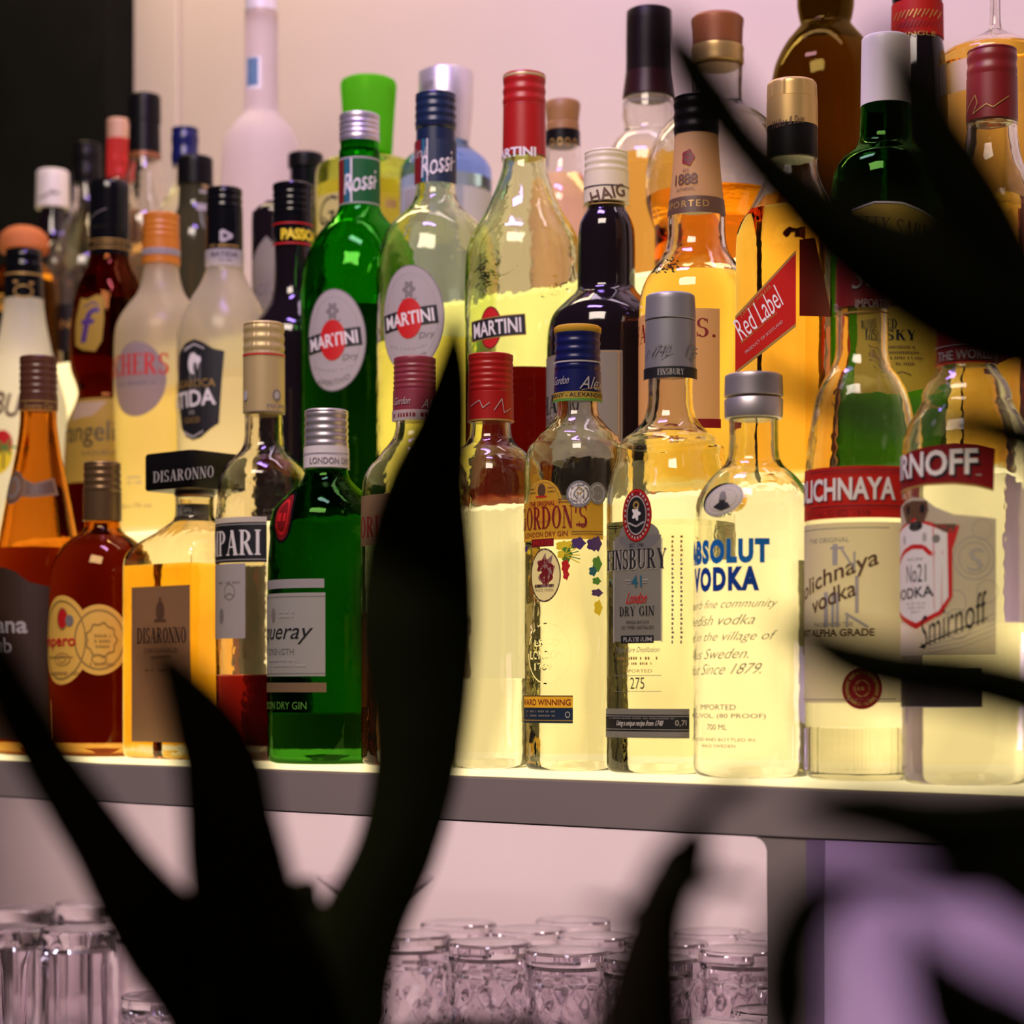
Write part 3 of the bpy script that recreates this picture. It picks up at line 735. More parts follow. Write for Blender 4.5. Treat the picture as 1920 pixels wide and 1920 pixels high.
# 7 red-capped clear bottle
b = B1('gin_bottle', 920, -0.002, 'clear bottle with red ribbed cap just right of the tall dark leaf, nearly empty',
       [(788,38),(812,39),(830,46),(848,66),(866,84),(890,95),(920,98),(1000,98)], CLEAR, level=1272, liq=L_NONE, square=0.45, seg=64, group='bottles on the lowest step')
b.cap(666, 738, 42.5, 43, RED, ridges=6); b.sleeve(738, 792, 43, 43.5, RED)
l = Label(b, R=43, rfix=43.9); l.rect(878, 780, 963, 783, I_GLD).line([(884,755),(900,745),(906,760),(918,750)], 1.5, I_LGR).line([(926,765),(940,742),(944,768),(956,758)], 1.5, I_LGR); l.build('band_print')
# 8 yellow label gin
b = B1('gin_bottle', 1083, -0.003, 'clear gin bottle with navy cap ringed in yellow and orange yellow front label',
       [(746,38),(768,38.5),(785,44),(802,58),(818,76),(834,91),(855,100),(890,103),(1000,103)], CLEAR, level=1010, liq=L_GIN, square=0.45, seg=64, group='bottles on the lowest step')
b.cap(618, 700, 43, 43.5, NAVYG, ridges=5); b.part('cap_rim', [(612,30),(613,41),(616,44.5),(624,44.5),(627,43),(627,30)], P_YEL)
b.sleeve(698, 748, 43.5, 45, NAVYG)
l = Label(b, R=44.5, rfix=45.2); l.rect(1038.5, 669, 1128, 672, I_LGR).rect(1038.5, 728, 1128, 741, P_YEL).rect(1038.5, 741, 1128, 746, I_GRN).text('COMPANY - ALEXANDER GORDON', 1016, 730.5, 1180, 739, I_BLK, .01)
l.text('Gordon', 1042, 698, 1068, 714, I_LGR, shear=.3).text('Alex', 1090, 700, 1126, 724, I_LGR, shear=.35).line([(1090,726),(1124,716)], 1.2, I_GLD); l.build('band_print')
l = Label(b, R=103)
l.rect(975, 938, 1132, 1012, P_ORG).ell(1016, 940, 42, 42, P_ORG, n=48).ell(1016, 940, 38, 38, I_GLD, ring=.96)
l.ell(1014, 918, 10, 13, I_BRN).fine(992, 1003, 914, 3, I_BRN).fine(992, 1003, 921, 3, I_BRN).fine(1026, 1040, 914, 3, I_BRN).fine(1026, 1040, 921, 3, I_BRN).rect(1004, 928, 1024, 931, I_RED)
l.text('THE ORIGINAL', 993, 938, 1040, 947, I_DRD, .01).rect(1046, 936, 1094, 937.5, I_BRN).rect(1046, 941, 1094, 942.5, I_BRN)
l.text("GORDON'S", 979, 948, 1101, 991, I_DRD, serif=True, layer=8).rect(1080, 983, 1096, 987, I_DRD)
l.text('LONDON DRY GIN', 984, 996, 1064, 1006, I_DRD, .01).rect(1071, 997, 1131, 998.5, I_BRN).rect(1071, 1002, 1131, 1003.5, I_BRN)
l.rect(996, 1009, 1038, 1024, I_DRD).text('IMPORTED', 999, 1012, 1035, 1021, I_RED)
for px, py, q in ((1086,928,24),):
    l.ell(px, py, q, q+1, SILVD).ell(px, py, q-4, q-4, I_WHT).ell(px, py-6, 6, 7, I_GLD, ring=.6).text('IWSC', px-11, py+1, px+11, py+7, I_GRY).fine(px-9, px+9, py+12, 4, I_GRY)
l.ell(1121, 926, 19, 21, I_GRY).ell(1121, 926, 15, 17, I_LGR, ring=.8).fine(1112, 1130, 926, 12, I_LGR)
l.build('label')
l = Label(b, R=103)
for sx, sy, rx, ry, mt in ((1054,1024,14,9,I_YEL),(1062,1040,10,16,I_GRN),(1072,1022,12,8,I_YEL),(1084,1020,13,11,I_VIO),(1112,1022,12,12,I_VIO),(1120,1020,10,14,I_VIO),(1060,1062,8,12,I_RED),(1052,1040,8,8,I_YEL),(1120,1058,10,14,I_GRN),(1112,1072,8,9,I_TEAL),(1119,1090,9,7,I_GRN),(1120,1112,12,7,I_VIO),(1122,1140,9,14,I_YEL),(986,1026,5,6,I_VIO),(991,1032,6,5,I_YEL),(1061,1078,6,10,I_ORG if 0 else I_RED)):
    l.ell(sx, sy, rx, ry, mt, n=14, lobes=5, la=.18)
for q in range(7):
    a0 = -0.3+q*0.25; l.line([(1058,1042),(1058+30*cos(a0),1042-30*sin(a0)+6)], 2, I_GRN if q % 2 else I_YEL)
l.ell(1020, 1078, 36, 51, P_CREAM, n=48).ell(1020, 1078, 36, 51, I_BRN, ring=.93, n=48).ell(1018, 1060, 15, 13, I_DRD, lobes=5, la=.2).ell(1022, 1082, 15, 15, I_DRD, lobes=4, la=.15).poly([(1006,1068),(1014,1050),(1022,1036),(1024,1050),(1036,1040),(1033,1056),(1040,1062),(1036,1078)], I_DRD)
l.rect(1002, 1095, 1038, 1101, I_BRN).text('TRADE MARK', 1001, 1103, 1038, 1109, I_BRN); l.build('crest_label')
l = Label(b, R=103, off=.0001)
EMB = CLEAR
l.text('EST-D', 1000, 1198, 1050, 1212, EMB, .02).text('LONDON', 992, 1220, 1056, 1236, EMB, .02).text('1769', 1000, 1243, 1034, 1257, EMB, .02).ell(1024, 1225, 52, 58, EMB, ring=.96); 
l.line([(1045,1175),(1072,1150),(1085,1115),(1070,1112),(1060,1150),(1075,1170),(1090,1165)], 2.5, EMB); l.build('embossing')
l = Label(b, R=103); l.rect(975, 1304, 1074, 1327, P_ORG).rect(975, 1327, 1074, 1356, P_DRED if 0 else I_NAVY).rect(975, 1350, 1074, 1352, I_GLD).rect(975, 1304, 1074, 1306, I_BRN)
l.text('AWARD WINNING', 972, 1311, 1070, 1323, I_DRD, .02).fine(986, 1040, 1334, 4, I_GRY).fine(986, 1040, 1342, 4, I_GRY).ell(1064, 1340, 5, 6, I_LGR, ring=.7); l.build('base_label')
# 9 platinum gin
b = B1('gin_bottle', 1257, 0.002, 'long-necked clear gin bottle, grey cap, tall grey label under oval dark red badge',
       [(702,42),(735,42),(765,44),(790,52),(808,68),(824,92),(838,106),(852,106),(870,110),(900,120),(940,126),(1000,126)], CLEAR, level=982, liq=L_GIN, square=0.55, seg=64, group='bottles on the lowest step')
b.cap(555, 602, 46, 48, SILVD, dome=6); b.sleeve(604, 704, 47, 48.5, SILVD)
l = Label(b, R=48, rfix=49.3); l.rect(1208.5, 679, 1305.5, 700, I_BLK).text('FINSBURY', 1234, 683, 1281, 695, I_LGR, serif=True)
l.line([(1212,660),(1218,640),(1225,655),(1232,640),(1238,648)], 1.8, I_GRY).text('1740', 1226, 636, 1256, 658, I_GRY, shear=.4).line([(1240,664),(1260,652)], 1.5, I_GRY).ell(1296, 650, 9, 14, I_GRY, ring=.85).text('F', 1288, 640, 1304, 662, I_GRY, shear=.3); l.build('band_print')
l = Label(b, R=121)
l.rect(1149, 1003, 1239, 1202, P_SILV).ell(1193, 1003, 46, 28, P_SILV).rect(1146, 1010, 1148.5, 1204, I_LGR).rect(1239.5, 1010, 1241.5, 1204, I_LGR)
l.ell(1191, 965, 33, 50, P_DRED, n=48).ell(1191, 965, 31, 48, I_RED, ring=.94, n=48).ell(1191, 965, 22, 37, I_BLK).ell(1191, 965, 22, 37, I_LGR, ring=.93).ell(1191, 962, 8, 11, I_WHT, lobes=5, la=.3).line([(1176,978),(1191,986),(1206,978)], 3, I_LGR).ell(1191,946,7,8,I_GLD,ring=.5)
for q in range(26):
    t = 2*pi*q/26
    if abs(q-19.5) < 1.0: continue
    ax = l.A(1191)+26.5*cos(t); ay = 965+42.5*sin(t)
    l.add([[(ax-1.6, ay+2.2), (ax+1.6, ay+2.2), (ax+1.6, ay-2.2), (ax-1.6, ay-2.2)]], I_LGR, 6)
l.text('EST. 1740', 1179, 1017, 1205, 1024, I_BLK)
l.text('FINSBURY', 1137, 1030, 1250, 1068, I_LGR, serif=True, layer=6).text('FINSBURY', 1135, 1028, 1249, 1066, I_BLK, serif=True, layer=8)
l.text('41', 1182, 1078, 1202, 1100, I_TEAL, .02).rect(1170, 1086, 1181, 1088, I_LGR).rect(1203, 1086, 1215, 1088, I_LGR).rect(1173, 1091, 1181, 1092.5, I_LGR).rect(1203, 1091, 1212, 1092.5, I_LGR)
l.text('London', 1174, 1110, 1212, 1131, I_RED, .01, shear=.35).text('DRY GIN', 1159, 1136, 1226, 1154, I_BLK, serif=True)
l.text('SINGLE BATCH', 1172, 1163, 1215, 1169, I_BLK).text('SIX TIMES DISTILLED', 1163, 1173, 1225, 1179, I_BLK)
l.rect(1162, 1191, 1225, 1206, I_BLK).text('PLATINUM', 1166, 1194, 1221, 1203, I_LGR, .02)
l.text('Triple Pure Distillation', 1151, 1213, 1236, 1226, I_GRY, shear=.3).fine(1155, 1232, 1234, 6, I_GLD, seed=2).fine(1165, 1222, 1244, 5, I_GLD, seed=5)
l.text('IMPORTED', 1166, 1255, 1222, 1261, I_GLD).rect(1147, 1266, 1240, 1267, I_GRY).text('275', 1180, 1270, 1207, 1292, I_BLK, serif=False).rect(1148, 1296, 1240, 1297, I_GRY)
l.build('label')
l = Label(b, R=121)
for q, xx in enumerate((1259, 1276)):
    for r_ in range(24):
        l.rect(xx, 1006+r_*8.5, xx+5-(r_ % 3), 1006+r_*8.5+4+(r_*7 % 3), I_GLD if r_ < 5 else I_GRY)
l.build('side_print')
l = Label(b, R=121); l.rect(1130, 1329, 1294, 1340, P_SILV).rect(1130, 1340, 1294, 1372, I_BLK).rect(1130, 1372, 1294, 1384, P_SILV).rect(1130, 1342.5, 1294, 1343.5, I_LGR).rect(1130, 1367.5, 1294, 1368.5, I_LGR)
l.text('Using a unique recipe from 1740', 1153, 1351, 1242, 1364, I_WHT, shear=.3).text('0,7l', 1266, 1350, 1288, 1362, I_LGR).fine(1140, 1264, 1347, 3, I_GRY).fine(1136, 1290, 1378, 6, I_GRY); l.build('base_label')
# 10 blue lettered vodka
b = B1('vodka_bottle', 1413, -0.014, 'clear round-shouldered vodka bottle with two-part silver cap and blue lettering',
       [(783,46),(800,46),(840,47),(862,50),(876,60),(888,76),(906,95),(930,110),(955,117),(990,119),(1100,120)], CLEAR, level=1055, liq=L_NONE, group='bottles on the lowest step')
b.cap(704, 745, 54, 55, SILV, dome=5); b.part('cap_collar', [(749,50),(749.5,54),(751,55),(780,54.5),(785,53.5),(786,45)], SILV)
l = Label(b, R=120, off=.0003)
l.text('ABSOLUT', 1288, 1010, 1444, 1057, I_BLU, .062, space=1.2).text('VODKA', 1297, 1062, 1424, 1109, I_DBL, .062, space=1.2)
l.build('lettering')
l = Label(b, R=120, off=.0003)
for s_, xa, xb, yy, hh in (('This superb fine community', 1235, 1457, 1135, 21), ('of Swedish vodka', 1246, 1418, 1163, 19), ('distilled in the village of', 1230, 1452, 1196, 22), ('Ahus Sweden.', 1290, 1408, 1226, 19), ('Absolut Since 1879.', 1250, 1432, 1255, 20)):
    l.text(s_, xa, yy-hh/2, xb, yy+hh/2, I_OLV, -.010, shear=.6, rot=1)
l.text('IMPORTED', 1310, 1321, 1379, 1331, I_OLV).text('40% ALC./VOL. (80 PROOF)', 1262, 1338, 1436, 1349, I_OLV).text('700 ML', 1324, 1358, 1362, 1369, I_OLV).text('PRODUCED AND BOTTLED IN', 1290, 1384, 1415, 1390, I_OLV).text('AHUS SWEDEN', 1313, 1396, 1378, 1402, I_OLV)
l.build('print')
l = Label(b, R=108, off=.0006); l.ell(1350, 937, 50, 33, CLEAR).ell(1350, 937, 44, 29, P_WHITE, rot=-16).ell(1350, 937, 42, 27, I_LGR, ring=.93, rot=-16).ell(1350, 937, 31, 20, I_LGR, ring=.95, rot=-16).ell(1351, 935, 8, 11, I_GRY).ell(1350, 927, 7, 7, I_GRY).poly([(1334,950),(1345,941),(1362,942),(1368,951),(1350,957)], I_BLK).poly([(1344,937),(1357,937),(1354,946),(1347,946)], I_BLK); l.build('medallion')
# 11 red banded vodka
b = B1('vodka_bottle', 1616, -0.006, 'clear vodka bottle with red name band and cream label, crossed by a blurred dark leaf',
       [(578,48),(620,48),(660,49),(690,58),(715,76),(745,92),(790,102),(840,109),(880,112),(1000,113)], CLEAR, level=905, liq=L_NONE, group='bottles on the lowest step',)
b.cap(452, 500, 48, 49, DRED, ridges=4); b.sleeve(498, 581, 49, 50, DRED)
l = Label(b, R=50, rfix=50.4); l.text('Stoli', 1600, 490, 1664, 530, I_LGR, -.004, shear=.35, rot=8).text('IMPORTED', 1604, 555, 1662, 571, I_LGR).rect(1566.5, 577, 1665, 580, I_GLD).text('D', 1566.8, 556, 1573, 571, I_LGR); l.build('band_print')
l = Label(b, R=113)
l.rect(1495, 875, 1722, 972, P_RED).rect(1515, 881, 1700, 884, I_DRD).rect(1540, 887, 1700, 888.5, I_DRD).rect(1515, 948, 1708, 951, I_DRD).rect(1500, 955, 1700, 956, I_DRD).text('ESTABLISHED 1938', 1512, 958, 1632, 967, I_DRD)
l.text('STOLICHNAYA', 1454, 899, 1681, 942, I_DRD, .028, layer=7).text('STOLICHNAYA', 1451, 896, 1679, 939, I_WHT, .028, layer=9); l.build('brand_label')
l = Label(b, R=113)
l.rect(1495, 980, 1690, 1318, P_CREAM).rect(1500, 990, 1668, 991.5, I_GRY).text('THE ORIGINAL', 1516, 1008, 1592, 1017, I_GRY)
l.rect(1560, 1020, 1570, 1060, I_LGR).rect(1556, 1025, 1582, 1030, I_LGR).rect(1544, 1110, 1552, 1175, I_LGR).rect(1558, 1110, 1564, 1175, I_LGR).rect(1567, 1110, 1573, 1175, I_LGR).rect(1603, 1080, 1610, 1150, I_LGR).line([(1585,1150),(1628,1176)], 5, I_LGR).rect(1586, 1150, 1591, 1176, I_LGR).line([(1578,1030),(1598,1062)], 4, I_LGR).rect(1600, 1035, 1604, 1070, I_LGR)
l.text('Stolichnaya', 1472, 1068, 1655, 1108, I_BRN, .012, shear=.35, rot=21).text('vodka', 1520, 1103, 1608, 1134, I_BRN, .012, shear=.3, rot=20)
l.text('MADE WITH THE', 1526, 1166, 1600, 1174, I_GRY).text('FINEST ALPHA GRADE', 1490, 1178, 1640, 1192, I_BRN, .03)
l.rect(1500, 1311, 1680, 1312.5, I_GRY).ell(1616, 1292, 36, 38, P_DRED, n=48).ell(1616, 1292, 30, 32, I_GLD, ring=.8).ell(1616, 1292, 14, 16, I_GLD, ring=.8).fine(1600, 1630, 1292, 8, I_GLD); l.build('label')
b.part('fluted_base', [(1362,b.R-.2),(1364,b.R+.8),(1368,b.R+1.2),(1438,b.R+1.2),(1444,b.R+1),(1447,b.R-.2)], glass('fluted_glass', (.99,.98,.93)), seg=192, mod=lambda a, z, r: 1+0.006*cos(a*48), sm=80)
# 12 red and silver vodka
b = B1('vodka_bottle', 1812, -0.004, 'clear vodka bottle at the right end with dark red neck sleeve and white shield label',
       [(680,54),(692,56),(706,64),(722,76),(740,84),(752,84),(768,92),(790,106),(815,116),(850,121),(1000,122)], CLEAR, level=1170, liq=L_NONE, group='bottles on the lowest step')
b.cap(476, 560, 52, 53, DRED, ridges=4); b.sleeve(558, 684, 54, 57, DRED)
l = Label(b, R=57, rfix=57.6); l.rect(1754, 640, 1870, 642, I_LGR).rect(1754, 672, 1870, 675, I_RED).text("THE WORLD'S", 1762, 650, 1864, 668, I_LGR, .01); l.build('band_print')
l = Label(b, R=122)
l.poly([(1680,858),(1700,843),(1740,836),(1790,834),(1830,838),(1863,846),(1861,920),(1830,912),(1790,907),(1740,906),(1700,910),(1680,914)], P_DRED).line([(1680,915),(1700,911),(1740,907),(1790,908),(1830,913),(1861,921)], 4, I_GLD)
l.text('SMIRNOFF', 1628, 848, 1836, 896, I_BLK, .022, bow=0, layer=7).text('SMIRNOFF', 1625, 844, 1832, 892, I_WHT, .022, layer=9).rect(1829, 892, 1839, 894, I_LGR); l.build('brand_label')
l = Label(b, R=122)
l.poly([(1682,945),(1712,928),(1735,932),(1755,950),(1790,966),(1830,970),(1865,974),(1865,1226),(1682,1226)], P_CREAM)
for cx_, cy_, q in ((1826,1048,38),(1826,1048,28),(1790,1130,22),(1840,995,18),(1796,1170,26),(1850,1110,20)): l.ell(cx_, cy_, q, q*1.08, I_LGR, ring=.95)
l.text('S', 1815, 1030, 1842, 1072, I_LGR, -.01, shear=.1).line([(1822,1036),(1834,1064)], 2, I_LGR)
l.poly([(1682,990),(1720,968),(1752,980),(1785,992),(1800,985),(1792,1015),(1787,1030),(1787,1120),(1768,1152),(1722,1178),(1682,1148)], I_RED)
l.poly([(1682,994),(1720,974),(1750,986),(1778,1000),(1780,1120),(1762,1146),(1722,1167),(1682,1140)], I_WHT)
l.poly([(1696,945),(1702,938),(1716,935),(1742,938),(1744,955),(1736,978),(1704,978)], I_BRN).ell(1720, 984, 19, 9, I_BLK).ell(1720, 984, 14, 5, P_CREAM, ring=.4).ell(1707,952,6,9,I_BLK).ell(1733,952,6,9,I_BLK).poly([(1752,982),(1795,984),(1788,1000),(1770,998)], I_BRN)
l.line([(1688,1050),(1700,1030),(1715,1022),(1735,1024),(1748,1038),(1770,1036)], 9, I_RED)
l.ell(1737, 1006, 5, 9, I_LGR).ell(1758, 1010, 8, 8, I_GRY).ell(1700, 1008, 5, 9, I_LGR)
l.text('RECIPE', 1706, 1044, 1734, 1049, I_GRY).text('No21', 1704, 1056, 1740, 1090, I_BLK, .0).text('VODKA', 1688, 1100, 1754, 1121, I_BLK, .02, rot=3).fine(1702, 1742, 1130, 4, I_LGR).fine(1706, 1738, 1138, 4, I_LGR).fine(1712, 1732, 1146, 4, I_LGR)
l.text('Smirnoff', 1728, 1134, 1852, 1190, I_BLK, -.004, shear=.4, rot=22).line([(1728,1212),(1850,1160)], 2.5, I_BLK)
for q in range(5): l.line([(1745,1222-q*7),(1800,1214-q*9),(1864,1190-q*10)], 1, I_LGR)
l.build('label')
l = Label(b, R=122); l.rect(1682, 1250, 1840, 1328, pbr('dark_grey_label', (0.05, 0.04, 0.035), 0.5)).rect(1682, 1326, 1838, 1328, I_LGR); l.build('lower_label')

# ------------------------------------------------------------------ middle row (second step)
r2 = 1.312
def B2(name, x, dc, *a, **k): return Bottle(name, x, STAND[2, x][0], Z2, *a, gs=STAND[2, x][1], group='bottles on the middle step', **k)
b = B2('coconut_liqueur_bottle', 45, 0.0, 'white bottle with black and gold collar at the left end of the middle step',
       [(560,36),(600,40),(660,52),(720,68),(760,78),(820,82),(900,83)], MILK)
b.cap(470, 512, 34, 35, BLACK, ridges=2); b.sleeve(510, 562, 35, 37, BLACK)
l = Label(b, R=36, rfix=37.4); l.rect(12, 504, 78, 508, I_GLD).ell(44, 540, 18, 12, I_GLD, ring=.8).ell(30, 522, 5, 3, I_GLD).ell(58, 524, 5, 3, I_GLD); l.build('band_print')
l = Label(b, R=80); l.text('MALIBU', -70, 728, 38, 772, I_BRN, .02, serif=False, rot=-12).ell(-2, 850, 30, 40, I_YEL).ell(6, 832, 20, 24, I_RED).ell(8, 858, 10, 14, I_YEL)
for q in range(6): l.line([(10,840),(10+22*cos(q*1.05),840-16*sin(q*1.05))], 4, I_GRN)
l.line([(10,840),(8,880)], 3, I_BRN); l.build('label')
b = B2('hazelnut_liqueur_bottle', 205, 0.0, 'dark brown bottle with sloping shoulders, waist and yellow label on the middle step',
       [(478,35),(500,40),(520,50),(545,60),(580,68),(640,74),(690,72),(720,62),(740,58),(762,64),(800,78),(880,84)], BROWNG, level=560, liq=L_RUM)
b.cap(345, 432, 37, 37.5, BLACK, dome=10); b.sleeve(430, 482, 37, 37, BLACK)
l = Label(b, R=37.5, rfix=38); l.rect(168, 440, 243, 442, I_GLD).rect(168, 456, 243, 458, I_GLD).text('PHOMOLIQ', 176, 445, 236, 453, I_GLD).line([(172,400),(185,390),(200,384)], 1.5, I_GRY); l.build('band_print')
l = Label(b, R=74); l.poly([(140,556),(156,560),(176,552),(192,556),(194,600),(190,640),(176,660),(150,656),(136,646),(134,600)], P_YEL).text('f', 146, 576, 178, 642, I_VIO, .01, shear=.2).line([(150,575),(168,566),(180,572)], 3, I_VIO); l.build('neck_label')
l = Label(b, R=82); l.rect(125, 745, 285, 905, P_YEL).text('Frangelico', 110, 790, 260, 840, I_BLK, -.0).text('LIQUEUR', 156, 846, 226, 856, I_BRN).poly([(128,752),(200,752),(172,780),(132,786)], P_CREAM); l.build('label')
b = B2('peach_schnapps_bottle', 302, 0.012, 'frosted cream coloured bottle with orange ribbed cap and faded red wording',
       [(494,33),(520,35),(550,44),(575,62),(600,78),(630,86),(700,88),(800,87),(940,80)], FROSTY, level=735, liq=L_YEL)
b.cap(403, 452, 34.5, 35, ORANGE, ridges=4); b.sleeve(450, 498, 35, 35.5, ORANGE)
l = Label(b, R=35, rfix=36); l.rect(267.5, 456, 336.5, 468, P_GREY).text('ARCHERS', 272, 458, 330, 466, I_GRY); l.build('band_print')
l = Label(b, R=88); l.ell(256, 712, 58, 70, P_PEACH, n=48).text('ARCHERS', 178, 664, 316, 704, I_RED, serif=True).fine(226, 292, 720, 6, I_GRY); l.build('label')
l = Label(b, R=88); l.fine(236, 262, 895, 4, I_LGR).fine(236, 264, 905, 4, I_LGR).text('70cl e 17% vol', 222, 944, 282, 952, I_GRY); l.build('volume_print')
b = B2('coconut_cream_bottle', 421, -0.004, 'frosted speckled white bottle with black cap and black wavy-edged label',
       [(490,34),(510,36),(535,46),(565,64),(600,80),(640,88),(720,89),(820,88)], FROSTG, level=700, liq=liquid('coconut_liqueur', (0.9, 0.82, 0.72)))
b.cap(355, 398, 33.5, 34, BLACK, ridges=3); b.sleeve(396, 492, 34, 35, BLACK)
l = Label(b, R=34.5, rfix=35.6); l.ell(422, 434, 12, 11, I_LGR, ring=.35, lobes=3, la=.2).fine(396, 446, 452, 5, I_GLD).rect(386.5, 458, 455.5, 490, P_WHITE).text('BATIDA', 398, 464, 444, 473, I_BLK, .01).fine(408, 434, 480, 4, I_GRY); l.build('band_print')
l = Label(b, R=89); l.poly([(338,660),(350,642),(366,637),(382,644),(400,656),(421,661),(416,720),(411,796),(396,806),(378,822),(364,826),(350,818),(342,800),(336,730)], I_BLK).poly([(348,652),(366,644),(384,654),(384,657),(366,648),(348,658)], I_LGR).poly([(346,806),(364,818),(382,808),(382,811),(364,822),(346,812)], I_LGR)
l.ell(364, 682, 12, 20, I_WHT).ell(371, 676, 9, 8, I_WHT).ell(368, 690, 4, 10, I_BLK).text('MANGAROCA', 322, 712, 404, 727, I_GLD, .0).text('BATIDA', 312, 733, 405, 764, I_WHT, .02, rot=3).text('DE', 357, 770, 367, 777, I_LGR).text('COCO', 348, 783, 376, 793, I_GLD); l.build('label')
b = B2('passion_fruit_liqueur_bottle', 549, 0.022, 'slim black bottle with black ribbed cap and red-edged yellow lettered collar',
       [(448,34),(500,34),(540,36),(565,42),(590,58),(615,74),(650,80),(720,80),(860,80)], BLACKG)
b.cap(347, 408, 38, 37, BLACK, ridges=5); b.sleeve(406, 452, 37.5, 37.5, BLACK)
l = Label(b, R=37.5, rfix=38.2); l.rect(511.5, 410, 586, 412.5, I_RED).rect(511.5, 448, 586, 451, I_RED).text('PASSOA', 528, 422, 590, 443, I_YEL, .04, space=.9); l.build('band_print')
# three vermouth bottles
VP = lambda e: [(e,37),(e+24,37.5),(e+60,40),(e+78,50),(e+100,74),(e+130,94),(e+165,106),(e+205,110),(e+260,110)]
b = B2('vermouth_bottle', 674, -0.006, 'green vermouth bottle, white ribbed cap, oval label, dark in its lower half',
       [(250,36),(300,36),(366,37),(385,38),(402,44),(420,58),(440,76),(470,94),(510,106),(560,110),(640,110)], GREEN, level=587, liq=L_GRN)
b.cap(217, 268, 38, 38.5, SILV, ridges=5)
b.part('neck_ring', [(282,34),(284,38),(296,38.5),(300,36),(301,34)], GREEN)
l = Label(b, R=37, rfix=38.2); l.rect(637, 280, 711, 369, I_LGR).rect(637, 283, 711, 366, P_GREEN).rect(637, 283, 646, 366, I_DRD).rect(648, 283, 656, 366, I_TEAL).rect(658, 283, 661, 366, I_WHT)
l.text('Rossi', 648, 308, 702, 345, I_WHT, .0, shear=.3, rot=12).line([(650,338),(668,345),(704,322)], 1.8, I_WHT); l.build('neck_label')
def martini(b, cx, cy, w, h, rot, capt=None):
    l = Label(b, R=110)
    l.ell(cx, cy, w, h, I_GRY, n=56).ell(cx, cy, w-2.5, h-2.5, P_WHITE, n=56)
    l.ell(cx, cy, w-12, h-15, I_LGR, ring=.985, n=56)
    l.ell(cx-1, cy-54, 11, 15, I_GRY, lobes=6, la=.2, ring=.25).fine(cx-14, cx+14, cy-36, 3, I_GRY).text('1863', cx-5, cy-34, cx+5, cy-29, I_GRY)
    l.ell(cx-1, cy, 26, 38, I_RED, n=48)
    a = l.A(cx-3); bw, bh = 57, 17
    co, si = cos(math.radians(7)), sin(math.radians(7))
    q = [(-bw,-bh),(bw,-bh),(bw,bh),(-bw,bh)]
    l.add([[(a+x*co+y*si, cy-x*si+y*co) for x, y in q][::-1]], I_BLK, 6)
    l.text('MARTINI', a-50, cy-12.5, a+50, cy+12.5, I_WHT, .022, rot=7, arcx=True, layer=8)
    l.text('Dry' if capt is None else capt, l.A(cx+18), cy+26, l.A(cx+46), cy+40, I_GRY, .0, shear=.3, rot=10, arcx=True)
    l.text('APERITIVO', a-30, cy+66, a+36, cy+76, I_GRY, .0, arcx=True, rot=6, bow=-8)
    for q in range(9): l.fine(cx-34+q*8, cx-29+q*8, cy+48+8*sin(q/8*pi), 3, I_LGR, seed=q)
    l.build('label')
martini(b, 626, 640, 62, 96, 7)
b = B2('vermouth_bottle', 817, -0.004, 'clear vermouth bottle, navy cap, oval label, pale yellow in its lower half',
       [(325,37),(345,37),(362,38),(378,43),(396,56),(416,78),(440,96),(475,107),(520,111),(640,111)], LIMEG, level=648, liq=L_LIME)
b.cap(178, 242, 38.5, 39.5, NAVY, ridges=4); b.part('neck_ring', [(238,36),(240,38),(244,38),(246,36)], LIMEG); b.sleeve(244, 330, 36.5, 38.5, NAVY)
l = Label(b, R=38, rfix=39.2); l.rect(779, 246, 854, 328, I_NAVY).rect(779, 246, 790, 328, I_DRD).rect(793, 246, 798, 328, I_TEAL).rect(801, 246, 803, 328, I_WHT)
l.text('Rossi', 792, 272, 846, 312, I_WHT, .0, shear=.3, rot=14).line([(796,304),(812,312),(850,284)], 1.8, I_WHT).text('ini', 782, 262, 800, 280, I_LGR, .0, shear=.2); l.build('neck_label')
martini(b, 769, 599, 66, 100, 7)
b = B2('vermouth_bottle', 983, -0.004, 'embossed clear vermouth bottle with red cap, red sleeve and black bar over red oval',
       [(293,39),(315,41),(345,50),(375,62),(400,74),(430,92),(455,104),(490,110),(560,112),(680,112)], LIMEG, level=703, liq=L_MAR)
b.cap(141, 202, 40, 41, RED, ridges=3); b.part('cap_top', [(139,20),(140,34),(143,39),(147,40.6),(150,40)], CHAMP); b.sleeve(200, 296, 39.5, 41, RED)
l = Label(b, R=41, rfix=41.8); l.text('MARTINI', 924, 262, 1004, 280, I_WHT, .035, layer=4); l.build('band_print')
l = Label(b, R=112); a = l.A(923); l.ell(921, 615, 24, 40, I_DRD, n=48).ell(921, 615, 21, 37, I_RED, n=48)
q = [(-60,-20),(58,-20),(58,20),(-60,20)]; co, si = cos(math.radians(3)), sin(math.radians(3))
l.add([[(a+8+x*co+y*si, 615-x*si+y*co) for x, y in q][::-1]], I_GLD, 5); q = [(x*.98, y*.9) for x, y in q]
l.add([[(a+8+x*co+y*si, 615-x*si+y*co) for x, y in q][::-1]], I_BLK, 6); l.text('MARTINI', a-44, 601, a+58, 629, I_WHT, .022, rot=3, arcx=True, layer=8); l.build('label')
l = Label(b, R=112, off=.0001)
rnd = random.Random(3)
